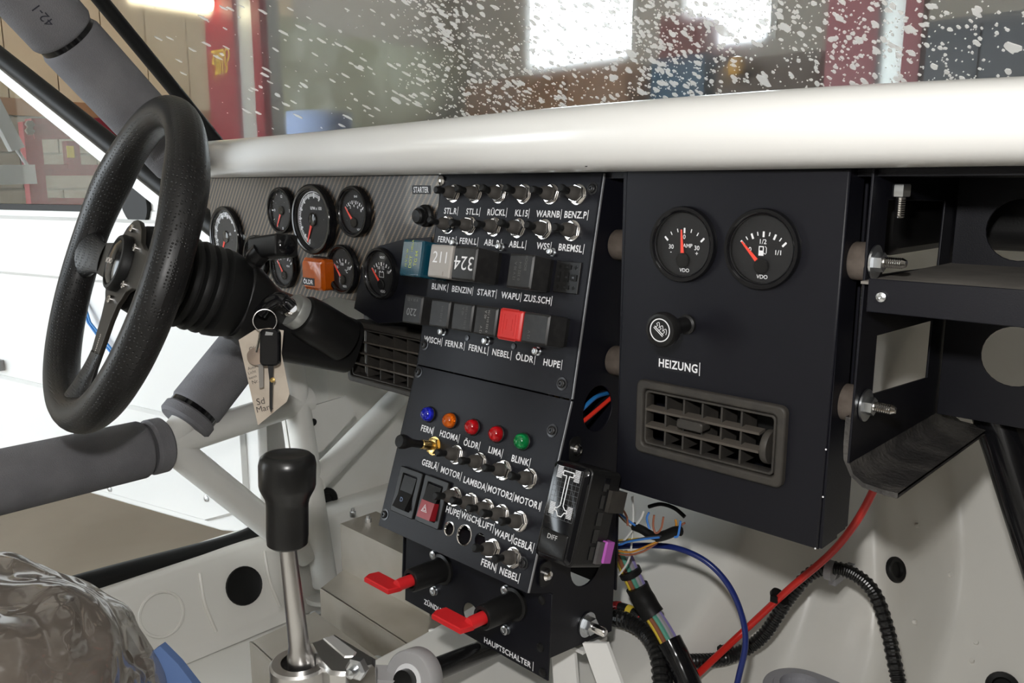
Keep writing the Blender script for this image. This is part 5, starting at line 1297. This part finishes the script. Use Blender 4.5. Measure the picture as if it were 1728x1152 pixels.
# loose wires of the control unit
cw = {'blue': mat('blue_thin_wire', (.05, .20, .60), .4), 'white': Mw, 'brown': mat('copper_brown_wire', (.33, .12, .07), .4), 'yellow': mat('yellow_thin_wire', (.62, .42, .04), .4), 'grey': mat('dark_grey_wire', (.05, .05, .055), .5), 'orange': mat('orange_thin_wire', (.60, .26, .03), .4)}
c4b = lambda x, y: (1000+x*.2882, 820+y*.2882)
for i, (c, pts, lab) in enumerate((
    ('brown', ((140, 100), (170, 130), (200, 180), (205, 230)), 'brown wire arching from the upper plug of the control unit'),
    ('blue', ((132, 125), (165, 165), (215, 205), (250, 230)), 'blue wire from the upper plug into black sleeve'),
    ('white', ((132, 118), (160, 155), (205, 210), (245, 238)), 'white wire from the upper plug into black sleeve'),
    ('brown', ((132, 140), (165, 180), (205, 220), (240, 245)), 'lower brown wire from the upper plug into black sleeve'),
    ('yellow', ((95, 322), (160, 318), (250, 308), (330, 305), (400, 295)), 'yellow wire from the magenta plug'),
    ('blue', ((95, 340), (160, 342), (210, 325), (300, 310), (390, 300)), 'blue wire from the magenta plug'),
    ('grey', ((95, 332), (200, 322), (320, 300), (400, 292)), 'dark grey wire from the magenta plug'),
    ('orange', ((95, 358), (160, 380), (230, 385), (310, 355), (395, 318)), 'orange wire sagging from the magenta plug'),
    ('brown', ((95, 365), (150, 395), (220, 402), (300, 380), (380, 330)), 'brown wire sagging lowest from the magenta plug'),
    ('white', ((232, 60), (238, 160), (232, 300), (215, 420), (170, 500), (125, 545)), 'thin white wire falling past the plugs'),
    ('blue', ((330, 155), (318, 185), (325, 225), (335, 250)), 'light blue wire loop under the heater box'),
    ('brown', ((360, 170), (355, 230), (370, 275), (400, 250), (415, 180)), 'brown wire loop under the heater box'),
    ('white', ((300, 145), (285, 185), (260, 220), (200, 300), (165, 335)), 'white wire with red bands crossing the others'),
    ('orange', ((485, 195), (490, 225), (475, 260), (440, 290)), 'orange wire hanging from the heater box'),
    ('brown', ((540, 215), (500, 240), (470, 262)), 'short brown wire end sticking out sideways'),
    ('blue', ((515, 205), (510, 240), (500, 290), (480, 298)), 'blue wire beside the short brown end'))):
    Ys = .655+.006*(i % 5)
    wire([at(*c4b(*q), Y=Ys) for q in pts], .0011 if c != 'white' or i > 5 else .0014, cw[c], lab, 'wire', 'thin_wire', 6, 6, 'thin wires behind the control unit')
for k, pts in enumerate((((240, 235), (290, 255), (340, 285), (380, 295)), ((375, 300), (430, 285), (480, 265), (515, 262)), ((330, 120), (400, 105), (480, 130), (540, 180)))):
    wire([at(*c4b(*q), Y=.668) for q in pts], (.0045, .005, .002)[k], M_rub, ('black sleeve joining the plug wires', 'black taped knot where the wires meet', 'thin black wire under the heater box edge')[k], 'sleeve', 'wire_sleeve', 10)
# white struts that carry the console
t = thing('console_strut', (-.50, .62, .12), 'white painted steel struts carrying the console on the tunnel', 'strut')
o = -Vector(t.location)
for (a, b) in (((948, 1085), (958, 1200)), ((1003, 1085), (1045, 1200)), ((740, 1062), (745, 1200))):
    p, q = at(*a, Y=.60), at(*b, Y=.60); wv = rt*.012
    MB().add([p-wv+o, p+wv+o, q+wv+o, q-wv+o, p-wv+o+Vector((0, .004, 0)), p+wv+o+Vector((0, .004, 0)), q+wv+o+Vector((0, .004, 0)), q-wv+o+Vector((0, .004, 0))], [(0, 3, 2, 1), (4, 5, 6, 7), (0, 1, 5, 4), (1, 2, 6, 5), (2, 3, 7, 6), (3, 0, 4, 7)]).build('leg', M_white, t)
MB().box(-.69, -.48, .60, .64, .195, .199).build('top_rail', M_white, t, Matrix.Translation(o))
# cast flange on the floor
q, n_ = hit(1352, 1172); q = q-ray(1352, 1172).normalized()*.05
t = thing('cast_flange', (q.x, q.y, q.z), 'grey cast aluminium flange with round bore at the footwell floor', 'flange')
fl_ = []
for k in range(40):
    a = 2*pi*k/40; rr = .042+.020*max(0, cos(a-R(20)))**4
    fl_.append((rr*cos(a), rr*sin(a)))
link('flange', plate(fl_, [circ(0, 0, .024)], .016, .002, M_cast), t, Matrix.Translation((0, 0, .008)))
MB().lathe([(.024, -.008), (.024, .012), (.030, .012), (.032, .008)], 36, closed=True).build('rim', M_cast, t)
MB().lathe([(.034, -.10), (.034, -.006)], 32).build('body', M_cast, t)

# ================================================================== seat under plastic film
def film():
    m = bpy.data.materials.new('clear_plastic_film'); m.use_nodes = True
    nt = m.node_tree; nt.nodes.clear(); N = nt.nodes.new; L = nt.links.new
    tc = N('ShaderNodeTexCoord'); n = N('ShaderNodeTexNoise'); n.noise_type = 'RIDGED_MULTIFRACTAL'; n.inputs['Scale'].default_value = 20; n.inputs['Detail'].default_value = 4; n.inputs['Distortion'].default_value = 1.2
    L(tc.outputs['Object'], n.inputs['Vector'])
    u = N('ShaderNodeBump'); u.inputs['Strength'].default_value = .9; u.inputs['Distance'].default_value = .012; L(n.outputs['Fac'], u.inputs['Height'])
    g = N('ShaderNodeBsdfGlossy'); g.inputs['Roughness'].default_value = .12; L(u.outputs[0], g.inputs['Normal'])
    t = N('ShaderNodeBsdfTransparent'); t.inputs[0].default_value = (.86, .85, .84, 1)
    lw = N('ShaderNodeLayerWeight'); L(u.outputs[0], lw.inputs['Normal']); fr = N('ShaderNodeMapRange'); fr.inputs[3].default_value = .06; fr.inputs[4].default_value = .8; L(lw.outputs['Facing'], fr.inputs[0])
    a = N('ShaderNodeMixShader'); L(fr.outputs[0], a.inputs[0]); L(t.outputs[0], a.inputs[1]); L(g.outputs[0], a.inputs[2])
    d = N('ShaderNodeBsdfDiffuse'); d.inputs[0].default_value = (.36, .31, .27, 1); L(u.outputs[0], d.inputs['Normal'])
    b = N('ShaderNodeMixShader'); b.inputs[0].default_value = .26; L(a.outputs[0], b.inputs[1]); L(d.outputs[0], b.inputs[2])
    o = N('ShaderNodeOutputMaterial'); L(b.outputs[0], o.inputs[0])
    return m
SC = Vector((-.80, .10, .152)); SR = Vector((.127, .187, .167))
se = thing('driver_seat', (SC.x, SC.y, -.02), 'driver seat bolster wrapped in crumpled clear plastic film', 'seat')
sO = -Vector(se.location)
def blob(amp, grow):
    def f(i, j):
        a = 2*pi*i; b = pi*(j-.5)
        d = Vector((cos(b)*cos(a), cos(b)*sin(a), sin(b)))
        e = Vector([math.copysign(abs(c)**.8, c) for c in d])
        p = Vector((e.x*(SR.x+grow), e.y*(SR.y+grow), e.z*(SR.z+grow)))+SC
        k = noise.noise(p*9)*.6+noise.noise(p*19+Vector((3, 1, 0)))*.5*1+abs(noise.noise(p*14))*.7
        p += d*amp*k
        return p+sO
    return f
MB().grid(blob(.004, 0), 60, 40).build('cushion', mat('dark_brown_fabric', (.11, .09, .07), .9), se, sharp=80)
MB().grid(blob(.022, .006), 170, 110).build('plastic_film', film(), se, sharp=80)
MB().box(SC.x-.10, SC.x+.10, SC.y-.3, SC.y+.10, -.02, SC.z-.08, Matrix.Translation(sO)).build('seat_base', M_rub, se)
q = at(290, 1130, D=.78)
t = thing('blue_cloth', (q.x, q.y, -.02), 'folded blue cloth lying between the wrapped seat and sill', 'cloth')
o = -Vector(t.location)
cl_ = [at(u, v, D=.80) for u, v in ((258, 1098), (270, 1090), (300, 1120), (335, 1165), (300, 1180), (262, 1150))]
V = [p+o for p in cl_]+[p+o+fw*.012 for p in cl_]
MB().add(V, [tuple(range(6))[::-1], tuple(range(6, 12))]+[(k, (k+1) % 6, 6+(k+1) % 6, 6+k) for k in range(6)]).build('cloth', mat('blue_cloth', (.12, .20, .42), .8), t)
bpy.context.view_layer.update()
